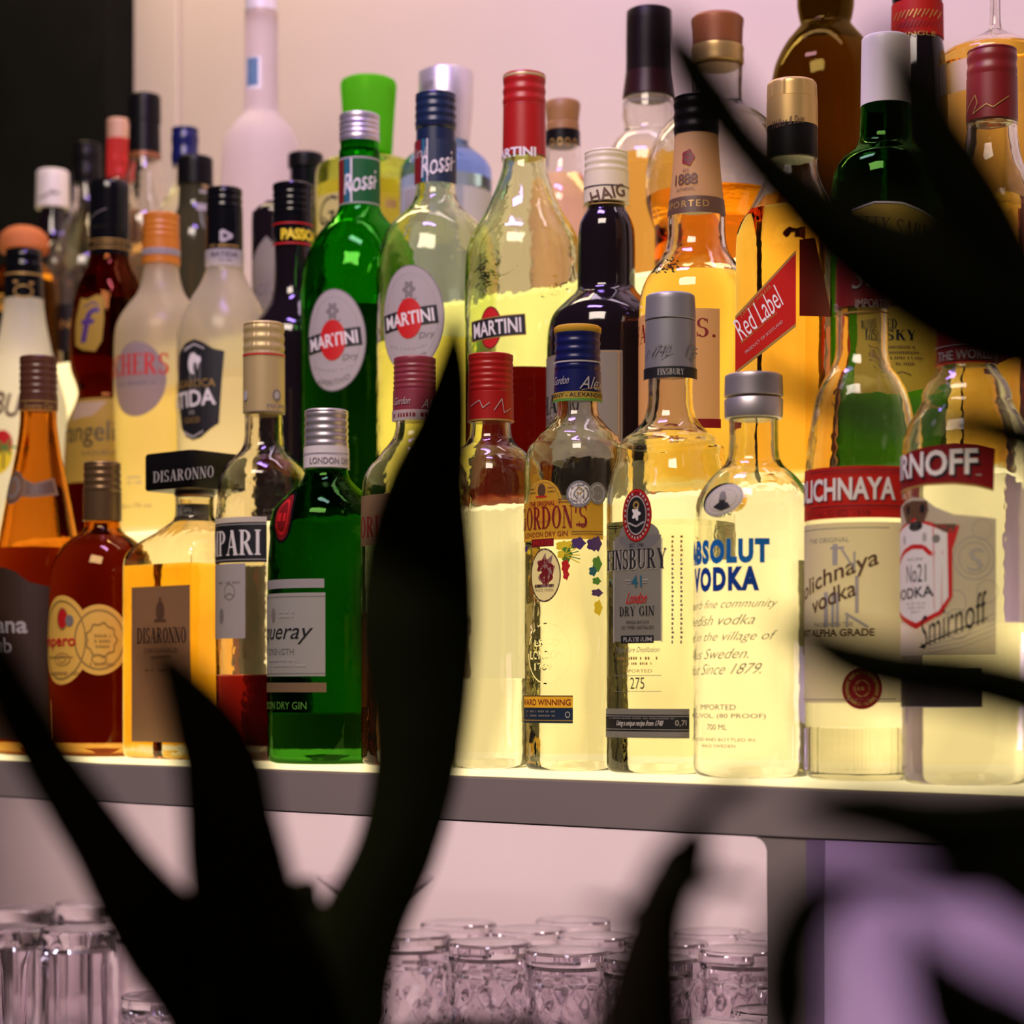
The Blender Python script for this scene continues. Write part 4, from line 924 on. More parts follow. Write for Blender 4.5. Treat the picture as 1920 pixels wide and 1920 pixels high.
for cx_, cy_ in ((912, 520), (1035, 545)):
    l = Label(b, R=112, off=.0001)
    for q in range(34):
        a = rnd.uniform(0, 2*pi); rr_ = rnd.uniform(2, 30); x_ = cx_+rr_*cos(a)*.9; y_ = cy_+rr_*sin(a)
        l.line([(x_, y_), (x_+rnd.uniform(4, 11), y_-rnd.uniform(-5, 6))], 2.6, FLINT)
    if cx_ == 912: l.ell(938, 470, 46, 50, FLINT, ring=.97)
    l.build('embossing')
b = B2('whisky_bottle', 1137, 0.0, 'dark brown bulb-necked bottle with cream ribbed cap and gold framed cream label',
       [(380,34),(392,36),(410,46),(430,52),(470,54),(530,54),(548,58),(565,76),(590,100),(620,110),(660,112),(760,112)], BLACKG)
b.cap(286, 330, 41, 42, CREAMP, ridges=3); b.sleeve(328, 383, 42, 43, CREAMP)
l = Label(b, R=42, rfix=42.9); l.rect(1095, 334, 1179, 336, I_BLK).text('HAIG', 1108, 338, 1170, 362, I_BRN, .02, rot=14).rect(1095, 368, 1179, 370, I_GLD); l.build('band_print')
l = Label(b, R=112); l.rect(1018, 660, 1166, 860, P_CREAM).rect(1020, 662, 1164, 663.5, I_GLD).rect(1158, 664, 1160, 856, I_GLD).rect(1162, 664, 1163, 856, I_BRN).text('HAIG', 1015, 735, 1090, 770, I_BLK, serif=True).text('GOLD LABEL', 1018, 776, 1080, 788, I_BRN); l.build('label')
b = B2('whisky_bottle', 1306, -0.004, 'clear whisky bottle with black cap and tan cone-shaped neck label, orange label below',
       [(388,53),(420,54),(450,55),(475,62),(500,78),(525,95),(555,105),(600,108),(700,108)], CLEAR, level=520, liq=L_WHI)
b.cap(184, 256, 43, 43, BLACKM, ridges=3); b.sleeve(254, 392, 41, 53, P_TAN, bulge=-1.5)
l = Label(b, R=48); l.rfix = None
class _C: pass
def cone(bx, y0, y1, h0, h1):
    # the neck label follows its cone: swap the bottle's radius for the cone's while it is wrapped
    def r(z, b=bx):
        za, zb = b.zs(y0), b.zs(y1); t = min(1, max(0, (za-z)/(za-zb))); return (h0+(h1-h0)*t)*b.k
    return r
_r = b.r; b.r = cone(b, 254, 392, 41, 53.8); l.off = 0.0005
l.rect(1257, 358, 1356, 390, I_BRN).text('IMPORTED', 1252, 366, 1327, 379, I_GLD, .01, space=1.3).ell(1289, 283, 13, 15, I_DRD, lobes=5, la=.1).ell(1289, 283, 8, 8, I_BRN, ring=.6).text('EST.', 1281, 305, 1293, 311, I_BRN).text('1888', 1268, 314, 1308, 335, I_BRN, .01, space=.9).text('AUTHENTIC', 1271, 341, 1303, 347, I_BRN)
l.build('band_print'); b.r = _r
l = Label(b, R=108); l.rect(1190, 582, 1348, 792, P_ORG if 0 else P_TAN).text('FAMOUS.', 1192, 600, 1340, 636, I_DRD, serif=True).rect(1190, 788, 1350, 805, P_DRED); l.build('label')
l = Label(b, R=100, off=.0001)
for q in range(30):
    a = rnd.uniform(0, 2*pi); rr_ = rnd.uniform(3, 26); l.line([(1240+rr_*cos(a), 495+rr_*sin(a)*.8), (1246+rr_*cos(a), 498+rr_*sin(a)*.8)], 2.5, FLINT)
l.build('embossing')
b = B2('whisky_bottle', 1485, -0.006, 'square whisky bottle with gold screw cap and slanted dark red label',
       [(296,46,0),(320,48,0),(340,54,.1),(365,70,.3),(395,92,.6),(420,108,.85),(450,116,1),(520,117,1),(700,117,1)], CLEAR, level=395, liq=L_ORA, square=1.0, seg=64)
b.cap(157, 188, 46, 47, GOLD, knurl=1, dome=8); b.sleeve(188, 240, 47.5, 48, GOLD); b.part('neck_foil', [(240,44),(240.5,47.5),(270,47.5),(300,48),(300.5,46)], BLACKM)
l = Label(b, R=48, rfix=48.6); l.text('Walker & Sons', 1448, 208, 1508, 224, I_BRN, shear=.3, rot=8); l.build('band_print')
l = Label(b, flat=True, off=.0005)
def fp(px, py): return (l.A(px), py)
l.add([[fp(1369,692), fp(1494,615), fp(1494,472), fp(1369,580)]], P_RED).add([[fp(1369,586), fp(1494,478), fp(1494,473), fp(1369,580)]], I_GLD).add([[fp(1369,692), fp(1494,615), fp(1494,609), fp(1369,686)]], I_GLD)
l.text('JOHNNIE WALKER.', 1372, 552, 1452, 562, I_GLD, rot=36).text('Red Label', 1366, 558, 1468, 603, I_WHT, .0, rot=33, shear=.1).text('Blended Scotch Whisky', 1376, 604, 1462, 612, I_GLD, rot=32).text('PRODUCT OF SCOTLAND', 1384, 624, 1474, 630, I_LGR, rot=32)
for it in l.it[3:]:
    pass
l.build('label')
# the label turns round the corner on to the side face
h = face_h(b); bm = bmesh.new()
def side(px, py):
    t = (px-960)/FP; o_ = h+0.0006
    s = (t*(b.d+UY*o_)-(b.X+UX*o_))/(NX-t*NY)      # b + u*h + n*s
    return (UX*o_+NX*s, UY*o_+NY*s, b.zs(py, 0.4))
bm.faces.new([bm.verts.new(side(*p)) for p in ((1499,608),(1560,594),(1528,456),(1499,468))]); link('side_label', bm_mesh(bm, 'side_label'), [P_DRED], b.o)  # same label in darker red: shade of the turned face put into colour
b = B2('whisky_bottle', 1661, -0.002, 'green whisky bottle, white cap, yellow sailing ship label, half hidden by blurred leaves',
       [(196,46),(230,48),(262,50),(280,60),(300,84),(330,98),(370,102),(440,103),(600,103)], DGREEN, level=420, liq=L_AMB)
b.cap(72, 120, 45, 46, WHITEP, dome=6); b.sleeve(118, 200, 46, 47, WHITEP)
l = Label(b, R=103)
l.poly([(1600,395),(1640,385),(1690,388),(1730,402),(1756,420),(1756,700),(1740,726),(1700,738),(1600,738)], P_YEL).line([(1600,392),(1640,382),(1690,385),(1730,399),(1758,418)], 4, I_LGR)
l.text('CUTTY SARK', 1590, 412, 1738, 442, I_BRN, .02, rot=-8, serif=True).poly([(1662,570),(1700,560),(1724,545),(1716,568),(1672,580)], I_BRN).poly([(1660,556),(1672,500),(1690,490),(1712,540),(1690,558)], P_WHITE).line([(1664,560),(1664,490),(1700,545)], 2, I_BRN).line([(1676,555),(1680,496)], 2, I_BRN).line([(1692,552),(1694,500),(1712,540)], 2, I_BRN)
l.text('BLENDED', 1616, 602, 1680, 620, I_BLK, serif=True).text('WHISKY', 1630, 622, 1714, 641, I_BLK, serif=True).fine(1640, 1712, 654, 4, I_BRN).fine(1640, 1724, 664, 4, I_BRN).fine(1640, 1728, 674, 4, I_BRN).fine(1650, 1712, 685, 4, I_BRN).line([(1666,706),(1690,700),(1706,706)], 1.5, I_BRN)
l.build('label')
b = B2('whisky_bottle', 1860, 0.0, 'clear bottle with tall dark red neck sleeve, right end of the middle step',
       [(228,46,0),(260,48,0),(300,58,.2),(340,84,.6),(380,104,1),(430,108,1),(600,108,1)], CLEAR, level=380, liq=L_ORA, square=1.0, seg=64)
b.cap(95, 150, 46, 47, DRED, ridges=2); b.sleeve(148, 230, 47, 48, DRED)
l = Label(b, R=48, rfix=48.6); l.line([(1812,205),(1830,165),(1834,180),(1826,200),(1850,185),(1862,192),(1890,170)], 2, I_GLD).rect(1812, 218, 1908, 220, I_GLD); l.build('band_print')
h = face_h(b); bm = bmesh.new()
bm.faces.new([bm.verts.new(side(*p)) for p in ((1868,700),(1915,668),(1905,590),(1868,612))]); link('side_label', bm_mesh(bm, 'side_label'), [P_DRED], b.o)

# ------------------------------------------------------------------ back row (top step)
r3 = 1.440
def B3(name, x, dc, *a, **k): return Bottle(name, x, STAND[3, x][0], Z3, *a, gs=STAND[3, x][1], group='bottles on the top step', **k)
b = B3('rum_flask', 45, 0.01, 'round flask with orange dome stopper at the far left of the top step', [(478,24),(490,30),(505,48),(530,62),(580,66)], AMBER, level=520, liq=L_WHI)
b.part('stopper', [(424,6),(426,20),(431,32),(440,42),(452,47),(468,47),(475,42),(479,24)], CORK)
l = Label(b, R=66); l.rect(-18, 552, 14, 585, P_YEL).text('TER', -8, 558, 12, 572, I_BLK, .02).rect(-18, 590, 14, 640, I_BLK); l.build('label')
b = B3('wine_bottle', 99, 0.10, 'dark navy glass bottle with white cap near the left end of the top step', [(390,23),(430,25),(455,30),(475,46),(500,54),(560,54)], BLACKG)
b.cap(322, 392, 30, 31.5, WHITEP, dome=3)
l = Label(b, R=31, rfix=32); l.line([(74,368),(90,362),(100,352),(98,360),(112,356)], 3, I_GRY); l.build('band_print')
b = B3('spirit_bottle', 163, -0.005, 'clear bottle with black cap and black lower label, near the white capped one', [(345,24),(380,27),(410,36),(440,54),(475,72),(500,80),(560,82)], FLINT, level=600, liq=L_NONE)
b.cap(271, 348, 27, 28, BLACKM, ridges=2)
l = Label(b, R=82); l.rect(84, 572, 240, 660, I_BLK).fine(90, 130, 582, 9, I_BLK).text('KRAKEN', 60, 602, 134, 618, I_GLD, .01); l.build('label')
b = B3('spirit_bottle', 222, 0.11, 'bottle with beige cap and pinkish red neck sleeve beside the black wall panel', [(334,20),(360,24),(385,40),(410,52),(470,54)], CLEAR, level=400, liq=L_PINK)
b.cap(225, 264, 21, 21, pbr('beige_cap', (0.62, 0.36, 0.22), 0.5)); b.sleeve(262, 336, 21.5, 22.5, REDSIL)
l = Label(b, R=22, rfix=23); l.ell(214, 288, 5, 8, I_RED).ell(232, 290, 5, 7, I_RED).ell(225, 314, 6, 6, I_RED); l.build('band_print')
b = B3('spirit_bottle', 271, 0.03, 'long-necked clear bottle with tall black foil ending in a copper ring, top step', [(298,29),(320,32),(345,40),(375,52),(400,62),(430,68),(520,70)], FLINT, level=470, liq=L_NONE)
b.cap(180, 232, 30, 30.5, BLACKM, dome=3); b.sleeve(230, 290, 28.5, 30, BLACKM); b.part('foil_ring', [(289,28),(290,30.5),(299,31),(300,28)], COPPER)
b = B3('spirit_bottle', 347, 0.10, 'navy capped bottle standing behind the dark one, top step', [(308,22),(350,24),(380,40),(410,50),(470,50)], CLEAR)
b.cap(242, 312, 25.5, 26, NAVYG, ridges=2, dome=3)
b = B3('spirit_bottle', 366, 0.0, 'straight dark bottle with wide black cap and pale neck print, top step', [(348,30),(372,31),(392,33),(420,44),(450,52),(540,54)], pbr('dark_olive_glass', (0.05, 0.045, 0.02), 0.08))
b.cap(297, 350, 33, 33.5, BLACKM, dome=3)
l = Label(b, R=32); l.ell(386, 338, 9, 12, P_TAN).rect(374, 352, 395, 358, P_WHITE).rect(368, 378, 392, 392, P_GREY); l.build('label')
b = B3('vodka_bottle', 490, 0.02, 'frosted white long-necked bottle with white cap, tallest on the left',
       [(26,31),(80,31),(150,31.5),(205,32.5),(218,37),(232,50),(252,64),(275,72),(310,75),(420,76)], FROSTW)
b.cap(-14, 24, 29.5, 30.5, WHITEP, dome=2); b.part('cap_collar', [(23,26),(24,28.5),(33,29),(34,26)], CHAMP)
l = Label(b, R=32); l.rect(462, 96, 490, 158, I_WHT).rect(464, 98, 484, 151, paper('window_print', (0.20, 0.36, 0.52), .3)); l.build('neck_label')
b = B3('spirit_bottle', 515, -0.022, 'small black-topped bottle with beige arched label, between speckled and black bottles', [(384,18),(388,30),(400,40),(420,43),(600,43)], BLACKG, )
b.cap(380, 392, 20, 26, BLACKM)
l = Label(b, R=43); l.poly([(474,490),(484,464),(500,444),(516,462),(524,490),(524,580),(474,580)], P_TAN if 0 else P_CREAM).text('ADR', 476, 534, 512, 554, I_GRY, .0); l.build('label')
b = B3('spirit_bottle', 573, 0.07, 'bottle with flat black cap left of the lime capped one, top step', [(344,28),(370,30),(395,44),(420,52),(480,52)], pbr('black_glass', (0.01, 0.01, 0.01), 0.1))
b.cap(290, 316, 33, 33, BLACKM); b.sleeve(316, 348, 29, 29, BLACK)
b = B3('tequila_bottle', 691, 0.045, 'wide clear bottle with tall translucent lime green cap and cream script label', [(286,30),(296,34),(302,60),(310,88),(322,98),(350,100),(420,100)], glass('yellowish_glass', (0.90, 0.95, 0.60), bump=.12), level=355, liq=L_LIME)
b.part('cap', [(149,30),(150,44),(154,51),(162,53),(200,50),(250,46.5),(280,45),(288,44),(289,30)], LIME)
l = Label(b, R=100); l.rect(597, 362, 640, 450, P_CREAM).text('G', 602, 366, 630, 420, I_BLK, -.01, shear=.3).line([(606,402),(628,424),(612,440)], 3, I_BLK); l.build('label')
l = Label(b, R=100); l.rect(722, 376, 742, 392, I_GLD); l.build('medal')
b = B3('tequila_bottle', 836, 0.035, 'bluish white bottle with tall polished steel cap behind the navy capped vermouth', [(262,38),(272,42),(284,54),(298,72),(312,82),(330,86),(420,86)], BLUEG, level=340, liq=L_NONE)
b.part('cap', [(135,40),(136,50),(139,51.5),(200,51),(240,47),(262,45),(268,44),(269,30)], STEEL)
l = Label(b, R=51, rfix=51.8); l.text('PRI', 797, 140, 810, 166, I_GRY, rot=90); l.build('cap_print')
l = Label(b, R=86); l.rect(760, 352, 800, 420, P_GREY); l.build('side_label')
l = Label(b, R=86); l.rect(868, 350, 925, 470, P_WHITE); l.build('label')
b = B3('whisky_bottle', 1055, 0.03, 'clear bottle with flared brown wooden stopper and black ringed collar, top step', [(272,32),(300,33),(325,36),(345,46),(370,56),(400,60),(480,60)], FLINT, level=330, liq=liquid('rose_spirit', (0.95, 0.55, 0.40)))
b.part('stopper', [(190,26),(192,31),(198,33.5),(210,32),(232,29.5),(234,31),(247,31),(248,20)], pbr('brown_wood', (0.34, 0.17, 0.05), 0.5, noise=.2, scale=80)); b.sleeve(248, 275, 32.5, 33, BLACKM)
l = Label(b, R=33, rfix=33.7); 
for xx in (1036, 1050, 1064, 1077): l.ell(xx, 261, 5, 7, I_GLD, ring=.7)
l.build('band_print')
b = B3('brandy_bottle', 1217, 0.0, 'clear bottle with tall near-black cap and bulbous neck, top step right of the middle', [(182,46),(200,49),(218,50),(235,47),(248,48),(262,62),(285,76),(310,84),(400,86)], CLEAR, level=300, liq=L_WHI)
b.cap(21, 140, 42, 43.5, pbr('near_black_cap', (0.010, 0.005, 0.005), 0.4, spec=0.15), dome=3); b.sleeve(138, 184, 44, 50, pbr('dark_maroon_foil', (0.025, 0.005, 0.006), 0.35, spec=0.2))
l = Label(b, R=47); _r = b.r; b.r = cone(b, 138, 184, 44.6, 50.6); l.rect(1170, 136, 1262, 137.5, I_LGR).text('1801', 1166, 148, 1202, 162, I_GLD, .01).text('ARMAGNAC', 1208, 150, 1250, 158, I_GRY).rect(1166, 178, 1266, 180, I_GRY).build('band_print'); b.r = _r
b = B3('cognac_decanter', 1345, 0.016, 'large round amber decanter with copper brown stopper and gold neck ring, top step', [(124,47),(150,46),(180,45),(196,48),(206,60),(222,84),(250,110),(290,128),(330,136),(380,134),(430,118)], CLEAR, level=372, liq=L_ORA)
b.part('stopper', [(30,30),(32,44),(38,49.5),(46,49.5),(56,48),(88,47),(89,30)], COPPER); b.part('neck_ring', [(88,42),(90,49),(96,50),(104,48.5),(116,49.5),(122,49),(126,45)], GOLD)
b = B3('cognac_decanter', 1548, 0.012, 'tall olive brown decanter with pinched neck rising out of the top of the picture', [(-120,40),(-60,46),(0,53),(30,50),(45,47),(58,56),(80,74),(110,90),(140,99),(180,102),(300,102)], OLIVE, level=90, liq=liquid('brown_spirit', (0.45, 0.22, 0.05)))
b.cap(-190, -116, 42, 42, BLACKM)
b = B3('spirit_bottle', 1720, -0.012, 'slim black bottle with red patterned band on its neck, top step', [(72,46),(100,50),(140,54),(200,56),(300,56)], BLACKG)
b.cap(-60, 12, 46, 47, BLACK, ridges=3); b.sleeve(11, 76, 48, 49, P_RED)
l = Label(b, R=49, rfix=49.6)
for q in range(12):
    l.line([(1672+q*8, 30+(q % 2)*4), (1680+q*8, 18)], 2, I_GLD); l.line([(1672+q*8, 50), (1680+q*8, 38)], 2, I_DRD)
l.text('SINGLE', 1686, 60, 1756, 68, I_GLD); l.build('band_print')
b = B3('decanter', 1866, 0.0, 'flared clear decanter with slender neck, right end of the top step', [(-60,9),(0,9),(50,11),(62,22),(78,54),(92,84),(104,98),(130,100),(260,100)], FLINT, level=100, liq=L_WHI)
b.part('stopper', [(-100,6),(-98,16),(-80,20),(-64,14),(-60,8)], CRYST)
l = Label(b, R=100); l.rect(1768, 106, 1834, 166, P_WHITE); l.build('label')

# ------------------------------------------------------------------ glasses in the compartment
GZ = -0.325
def tumbler_mesh(h, r, base, cut):
    seg, rows = 128, 36
    bm = bmesh.new()
    def mod_r(a, z):
        t = z/h
        if cut == 'diamond':
            if t > 0.80: return 1.0
            k = 4
            u = (a*k/pi + t*3) % 1.0; v = (a*k/pi - t*3) % 1.0
            return 1 - 0.11*(min(u, 1-u) + min(v, 1-v))*(1 if t > .03 else 0)
        u = (a*10/(2*pi)) % 1.0
        return 1 - (0.045*(4*(u-0.5)**2) if t < 0.90 else 0.0)
    # outer wall bottom (rim down) to top (thick foot up)
    O = [(0.0, r*0.985), (0.0015, r)] + [(h*i/rows, r*(1-0.05*i/rows)) for i in range(1, rows)] + [(h-0.0025, r*.95), (h-0.0006, r*.93), (h, r*.88)]
    rings = [[bm.verts.new((q*mod_r(2*pi*i/seg, z)*cos(2*pi*i/seg), q*mod_r(2*pi*i/seg, z)*sin(2*pi*i/seg), z)) for i in range(seg)] for z, q in O]
    I = [(0.0, r*.94), (h*.3, r*.90), (h*.7, r*.86), (h-base-.003, r*.80), (h-base, r*.70)]
    inner = [[bm.verts.new((q*cos(2*pi*i/seg), q*sin(2*pi*i/seg), z)) for i in range(seg)] for z, q in I]
    for A, B in zip(rings, rings[1:]):
        for i in range(seg): j = (i+1) % seg; bm.faces.new((A[i], A[j], B[j], B[i]))
    bm.faces.new(rings[-1])
    for A, B in zip(inner, inner[1:]):
        for i in range(seg): j = (i+1) % seg; bm.faces.new((A[j], A[i], B[i], B[j]))
    bm.faces.new(inner[-1][::-1])
    for i in range(seg): j = (i+1) % seg; bm.faces.new((rings[0][j], rings[0][i], inner[0][i], inner[0][j]))
    me = bm_mesh(bm, 'tumbler'); me.materials.append(CRYST)
    for p in me.polygons: p.use_smooth = True
    me.set_sharp_from_angle(angle=math.radians(14 if cut == 'diamond' else 18)); return me
def put(name, me, x, c, label, cat, group, h=None):
    d = view_at(x, c); o = bpy.data.objects.new(name, me); COL.objects.link(o)
    o.location = ((x-960)*d/FP, d, ZC+GZ+0.0004); o.rotation_euler = (0, 0, random.uniform(0, 0.3))
    o['label'] = label; o['category'] = cat; o['group'] = group; return o
rock = tumbler_mesh(0.1215, 0.0355, 0.0115, 'diamond')
g = 'upturned cut glass tumblers under the shelf'
FRONT = [(770,'cut glass tumbler upside down, leftmost of the front line, half behind the dark stalk'), (919,'cut glass tumbler upside down, front line, right beside the leftmost one'), (1066,'cut glass tumbler upside down, front line, nearest left of the forked dark plant'), (1215,'cut glass tumbler upside down, front line, behind the forked dark plant'), ]
for x, t in FRONT: put('cut_glass_tumbler', rock, x, 1.312, t, 'glass', g)
for x, t in ((860,'cut glass tumbler upside down, second line, standing behind the left front ones'), (990,'cut glass tumbler upside down, second line, its rim showing highest between two front ones'), (1120,'cut glass tumbler upside down, second line, just left of the forked dark plant'), (1250,'cut glass tumbler upside down, second line, hidden mostly by the forked dark plant'), (1392,'cut glass tumbler upside down, second line, next to the upright divider')):
    put('cut_glass_tumbler', rock, x, 1.405, t, 'glass', g)
for x, t in ((1075,'cut glass tumbler upside down, rear line, left of the forked dark plant'), (1335,'cut glass tumbler upside down, rear line, right of the forked dark plant'), (1455,'cut glass tumbler upside down, rear line, partly behind the upright divider')):
    put('cut_glass_tumbler', rock, x, 1.49, t, 'glass', g)
low = tumbler_mesh(0.095, 0.0325, 0.011, 'diamond')
g = 'short upturned cut glasses under the shelf'
put('short_cut_glass', low, 1345, 1.222, 'short cut glass upside down in the front, right of the forked dark plant', 'glass', g)
put('short_cut_glass', low, 1450, 1.300, 'short cut glass upside down against the upright divider', 'glass', g)
sm = tumbler_mesh(0.075, 0.0295, 0.010, 'diamond')
put('short_cut_glass', sm, 292, 1.155, 'small cut glass upside down at the left beside the big dark leaf', 'glass', g)
hi = tumbler_mesh(0.118, 0.0345, 0.016, 'flute')
g = 'upturned fluted highball glasses under the shelf'
for x, c, t in ((18,1.150,'fluted highball glass upside down at the left edge of the compartment'), (150,1.180,'fluted highball glass upside down, second from the left edge, with dark facet lines'), (168,1.335,'fluted highball glass upside down, rear one showing only its rim at the left'), (40,1.262,'fluted highball glass upside down, behind the leftmost one'), (258,1.268,'fluted highball glass upside down, cut off by the big dark leaf at the left')):
    put('highball_glass', hi, x, c, t, 'glass', g)
# cocktail glass
d = view_at(703, 1.52); k = d/FP; zt = -350*k-GZ
bm = bmesh.new(); P = [(zt, .0575), (zt-.002, .0570), (zt-.040, .009), (zt-.044, .0045), (zt-.055, .0035), (.012, .0035), (.006, .008), (.0025, .036), (0, .037)]
I = [(zt, .0562), (zt-.002, .0556), (zt-.037, .006), (zt-.0385, .001)]
lathe(bm, [(z,r,0) for z,r in P], 64, cap0=False); lathe(bm, [(z,r,0) for z,r in I], 64, flip=True, cap0=False)
bmesh.ops.remove_doubles(bm, verts=bm.verts[:], dist=1e-6)
n = len(P)*64; vs = bm.verts[:]
bm.verts.ensure_lookup_table()
A = bm.verts[:64]; Bv = bm.verts[n:n+64]
for i in range(64): j = (i+1) % 64; bm.faces.new((A[i], A[j], Bv[j], Bv[i]))
bmesh.ops.recalc_face_normals(bm, faces=bm.faces[:])
o = link('cocktail_glass', bm_mesh(bm, 'cocktail_glass'), [CRYST], None, 40); o.location = ((703-960)*k, d, ZC+GZ+.0004)
o['label'] = 'wide stemmed cocktail glass standing behind the dark stalk, taller than the tumblers'; o['category'] = 'glass'

# ------------------------------------------------------------------ blurred foreground plants
def blade(name, pts, par, mat=LEAF, th=0.10, fold=0.12):
    """pts: (column, row, half width in px, distance)"""
    Q = []
    for i in range(len(pts)-1):
        p0, p1, p2, p3 = pts[max(i-1, 0)], pts[i], pts[i+1], pts[min(i+2, len(pts)-1)]
        for q in range(6):
            t = q/6; Q.append([0.5*(2*b+(c-a)*t+(2*a-5*b+4*c-d_)*t*t+(3*b-a-3*c+d_)*t**3) for a, b, c, d_ in zip(p0, p1, p2, p3)])
    Q.append(list(pts[-1])); bm = bmesh.new(); rings = []
    W = [(Vector(((x-960)*d_/FP, d_, ZC+(HY-y)*d_/FP)), max(hw, 2)*d_/FP) for x, y, hw, d_ in Q]
    for i, (p, hw) in enumerate(W):
        t = (W[min(i+1, len(W)-1)][0]-W[max(i-1, 0)][0]); t.y = 0; t.normalize()
        s = Vector((t.z, 0, -t.x)); nrm = Vector((0, 1, 0)); ring = []
        for a in range(12):
            u = 2*pi*a/12
            ring.append(bm.verts.new(p + s*hw*cos(u) + nrm*(hw*th*sin(u) + hw*fold*abs(cos(u)))))
        rings.append(ring)
    for A, B in zip(rings, rings[1:]):
        for i in range(12): j = (i+1) % 12; bm.faces.new((A[i], A[j], B[j], B[i]))
    bm.faces.new(rings[0][::-1]); bm.faces.new(rings[-1])
    bmesh.ops.recalc_face_normals(bm, faces=bm.faces[:])
    me = bm_mesh(bm, name); o = link(name, me, [mat], None, 60)
    o.parent = par; o.matrix_parent_inverse = Matrix.Translation(-par.location); return o
def pot(par, r, h):
    bm = bmesh.new(); lathe(bm, [(h, r*.9, 0), (h, r, 0), (h-.012, r*1.02, 0), (h-.02, r*.96, 0), (0.004, r*.74, 0), (0, r*.72, 0)], 40)
    o = link('pot', bm_mesh(bm, 'pot'), [pbr('dark_clay', (0.06, 0.04, 0.03), 0.7, noise=.2)], par, 40); return o
# counter that carries the pots, below the picture
TOPZ = ZC-0.42
ct = root('bar_counter', (0.0, 0.56, 0), 'dark wooden bar counter carrying the foreground plants', 'counter')
bm = bmesh.new(); add_box(bm, (-0.7, -0.30, TOPZ-0.04), (0.55, 0.20, TOPZ)); link('counter_top', bm_mesh(bm, 'top'), [pbr('dark_wood', (0.05, 0.03, 0.02), 0.3, noise=.3, scale=20)], ct)
bm = bmesh.new(); add_box(bm, (-0.68, -0.27, 0.001), (0.53, 0.17, TOPZ-0.0405)); link('counter_body', bm_mesh(bm, 'body'), [MATS['dark_wood']], ct)
D = 0.66
pa = root('potted_plant', ((560-960)*D/FP, D, TOPZ+.0005), 'blurred dark plant with broad upright leaves in front, left of the middle', 'plant')
pot(pa, 0.06, 0.13)
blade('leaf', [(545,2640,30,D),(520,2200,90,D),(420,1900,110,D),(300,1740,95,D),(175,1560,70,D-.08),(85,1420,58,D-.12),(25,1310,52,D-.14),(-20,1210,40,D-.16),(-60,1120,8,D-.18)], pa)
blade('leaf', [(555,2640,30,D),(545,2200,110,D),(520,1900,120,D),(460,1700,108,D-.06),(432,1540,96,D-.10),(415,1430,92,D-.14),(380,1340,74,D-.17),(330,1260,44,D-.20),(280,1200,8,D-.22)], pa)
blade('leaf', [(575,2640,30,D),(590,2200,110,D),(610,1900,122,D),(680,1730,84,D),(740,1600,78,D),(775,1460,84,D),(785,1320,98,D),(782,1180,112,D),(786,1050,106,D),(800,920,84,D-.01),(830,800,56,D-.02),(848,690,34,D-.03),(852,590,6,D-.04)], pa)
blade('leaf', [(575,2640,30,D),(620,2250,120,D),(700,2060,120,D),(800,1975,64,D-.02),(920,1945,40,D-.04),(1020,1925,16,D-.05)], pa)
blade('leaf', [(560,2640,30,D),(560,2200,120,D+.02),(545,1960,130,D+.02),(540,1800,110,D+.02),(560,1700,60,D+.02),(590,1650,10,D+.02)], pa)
D = 0.43
pb = root('potted_plant', ((1200-960)*D/FP, D, TOPZ+.0005), 'blurred dark forked plant in front of the tumblers, right of the middle', 'plant')
pot(pb, 0.045, 0.10)
blade('stem', [(1200,3900,60,D),(1200,2500,100,D),(1195,2050,110,D),(1205,1900,92,D),(1222,1780,72,D),(1240,1700,60,D),(1268,1640,56,D),(1290,1590,50,D),(1300,1550,26,D-.01),(1304,1530,8,D-.01)], pb, STEM, th=.8, fold=0)
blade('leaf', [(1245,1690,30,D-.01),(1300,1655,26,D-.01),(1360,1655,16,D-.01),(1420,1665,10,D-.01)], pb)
blade('leaf', [(1235,1720,30,D),(1180,1712,20,D),(1130,1700,12,D),(1085,1695,4,D)], pb)
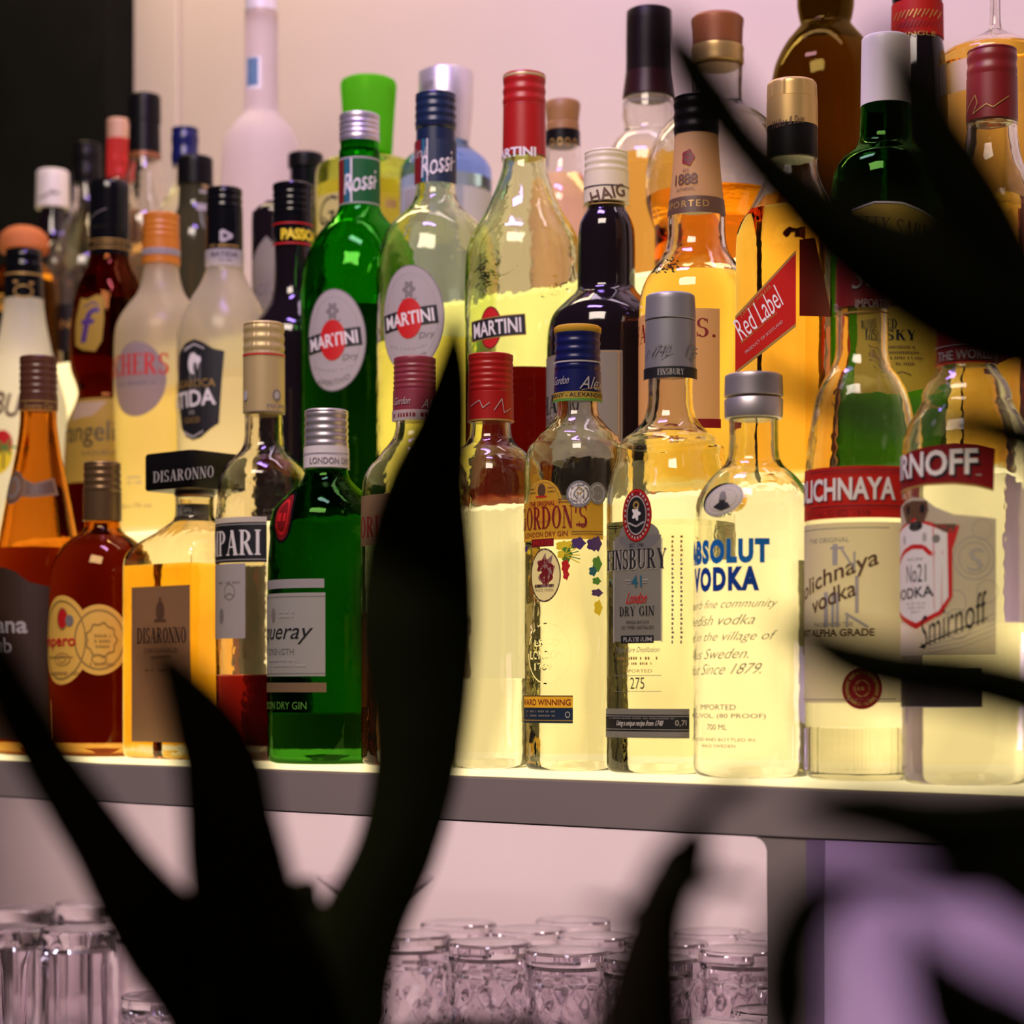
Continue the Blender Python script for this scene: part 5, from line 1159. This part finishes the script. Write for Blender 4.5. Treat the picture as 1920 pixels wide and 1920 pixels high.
blade('leaf', [(1290,1580,16,D),(1320,1520,20,D-.02),(1370,1480,24,D-.03),(1430,1462,8,D-.02)], pb)
D = 0.355
pc = root('potted_plant', ((2150-960)*D/FP, D, TOPZ+.0005), 'blurred dark plant reaching in from the right edge, its leaves crossing the bottles', 'plant')
pot(pc, 0.05, 0.10)
blade('stem', [(2150,4300,60,D),(2150,2600,36,D),(2140,1700,34,D),(2110,900,30,D),(2080,500,24,D),(2050,200,14,D)], pc, STEM, th=.9, fold=0)
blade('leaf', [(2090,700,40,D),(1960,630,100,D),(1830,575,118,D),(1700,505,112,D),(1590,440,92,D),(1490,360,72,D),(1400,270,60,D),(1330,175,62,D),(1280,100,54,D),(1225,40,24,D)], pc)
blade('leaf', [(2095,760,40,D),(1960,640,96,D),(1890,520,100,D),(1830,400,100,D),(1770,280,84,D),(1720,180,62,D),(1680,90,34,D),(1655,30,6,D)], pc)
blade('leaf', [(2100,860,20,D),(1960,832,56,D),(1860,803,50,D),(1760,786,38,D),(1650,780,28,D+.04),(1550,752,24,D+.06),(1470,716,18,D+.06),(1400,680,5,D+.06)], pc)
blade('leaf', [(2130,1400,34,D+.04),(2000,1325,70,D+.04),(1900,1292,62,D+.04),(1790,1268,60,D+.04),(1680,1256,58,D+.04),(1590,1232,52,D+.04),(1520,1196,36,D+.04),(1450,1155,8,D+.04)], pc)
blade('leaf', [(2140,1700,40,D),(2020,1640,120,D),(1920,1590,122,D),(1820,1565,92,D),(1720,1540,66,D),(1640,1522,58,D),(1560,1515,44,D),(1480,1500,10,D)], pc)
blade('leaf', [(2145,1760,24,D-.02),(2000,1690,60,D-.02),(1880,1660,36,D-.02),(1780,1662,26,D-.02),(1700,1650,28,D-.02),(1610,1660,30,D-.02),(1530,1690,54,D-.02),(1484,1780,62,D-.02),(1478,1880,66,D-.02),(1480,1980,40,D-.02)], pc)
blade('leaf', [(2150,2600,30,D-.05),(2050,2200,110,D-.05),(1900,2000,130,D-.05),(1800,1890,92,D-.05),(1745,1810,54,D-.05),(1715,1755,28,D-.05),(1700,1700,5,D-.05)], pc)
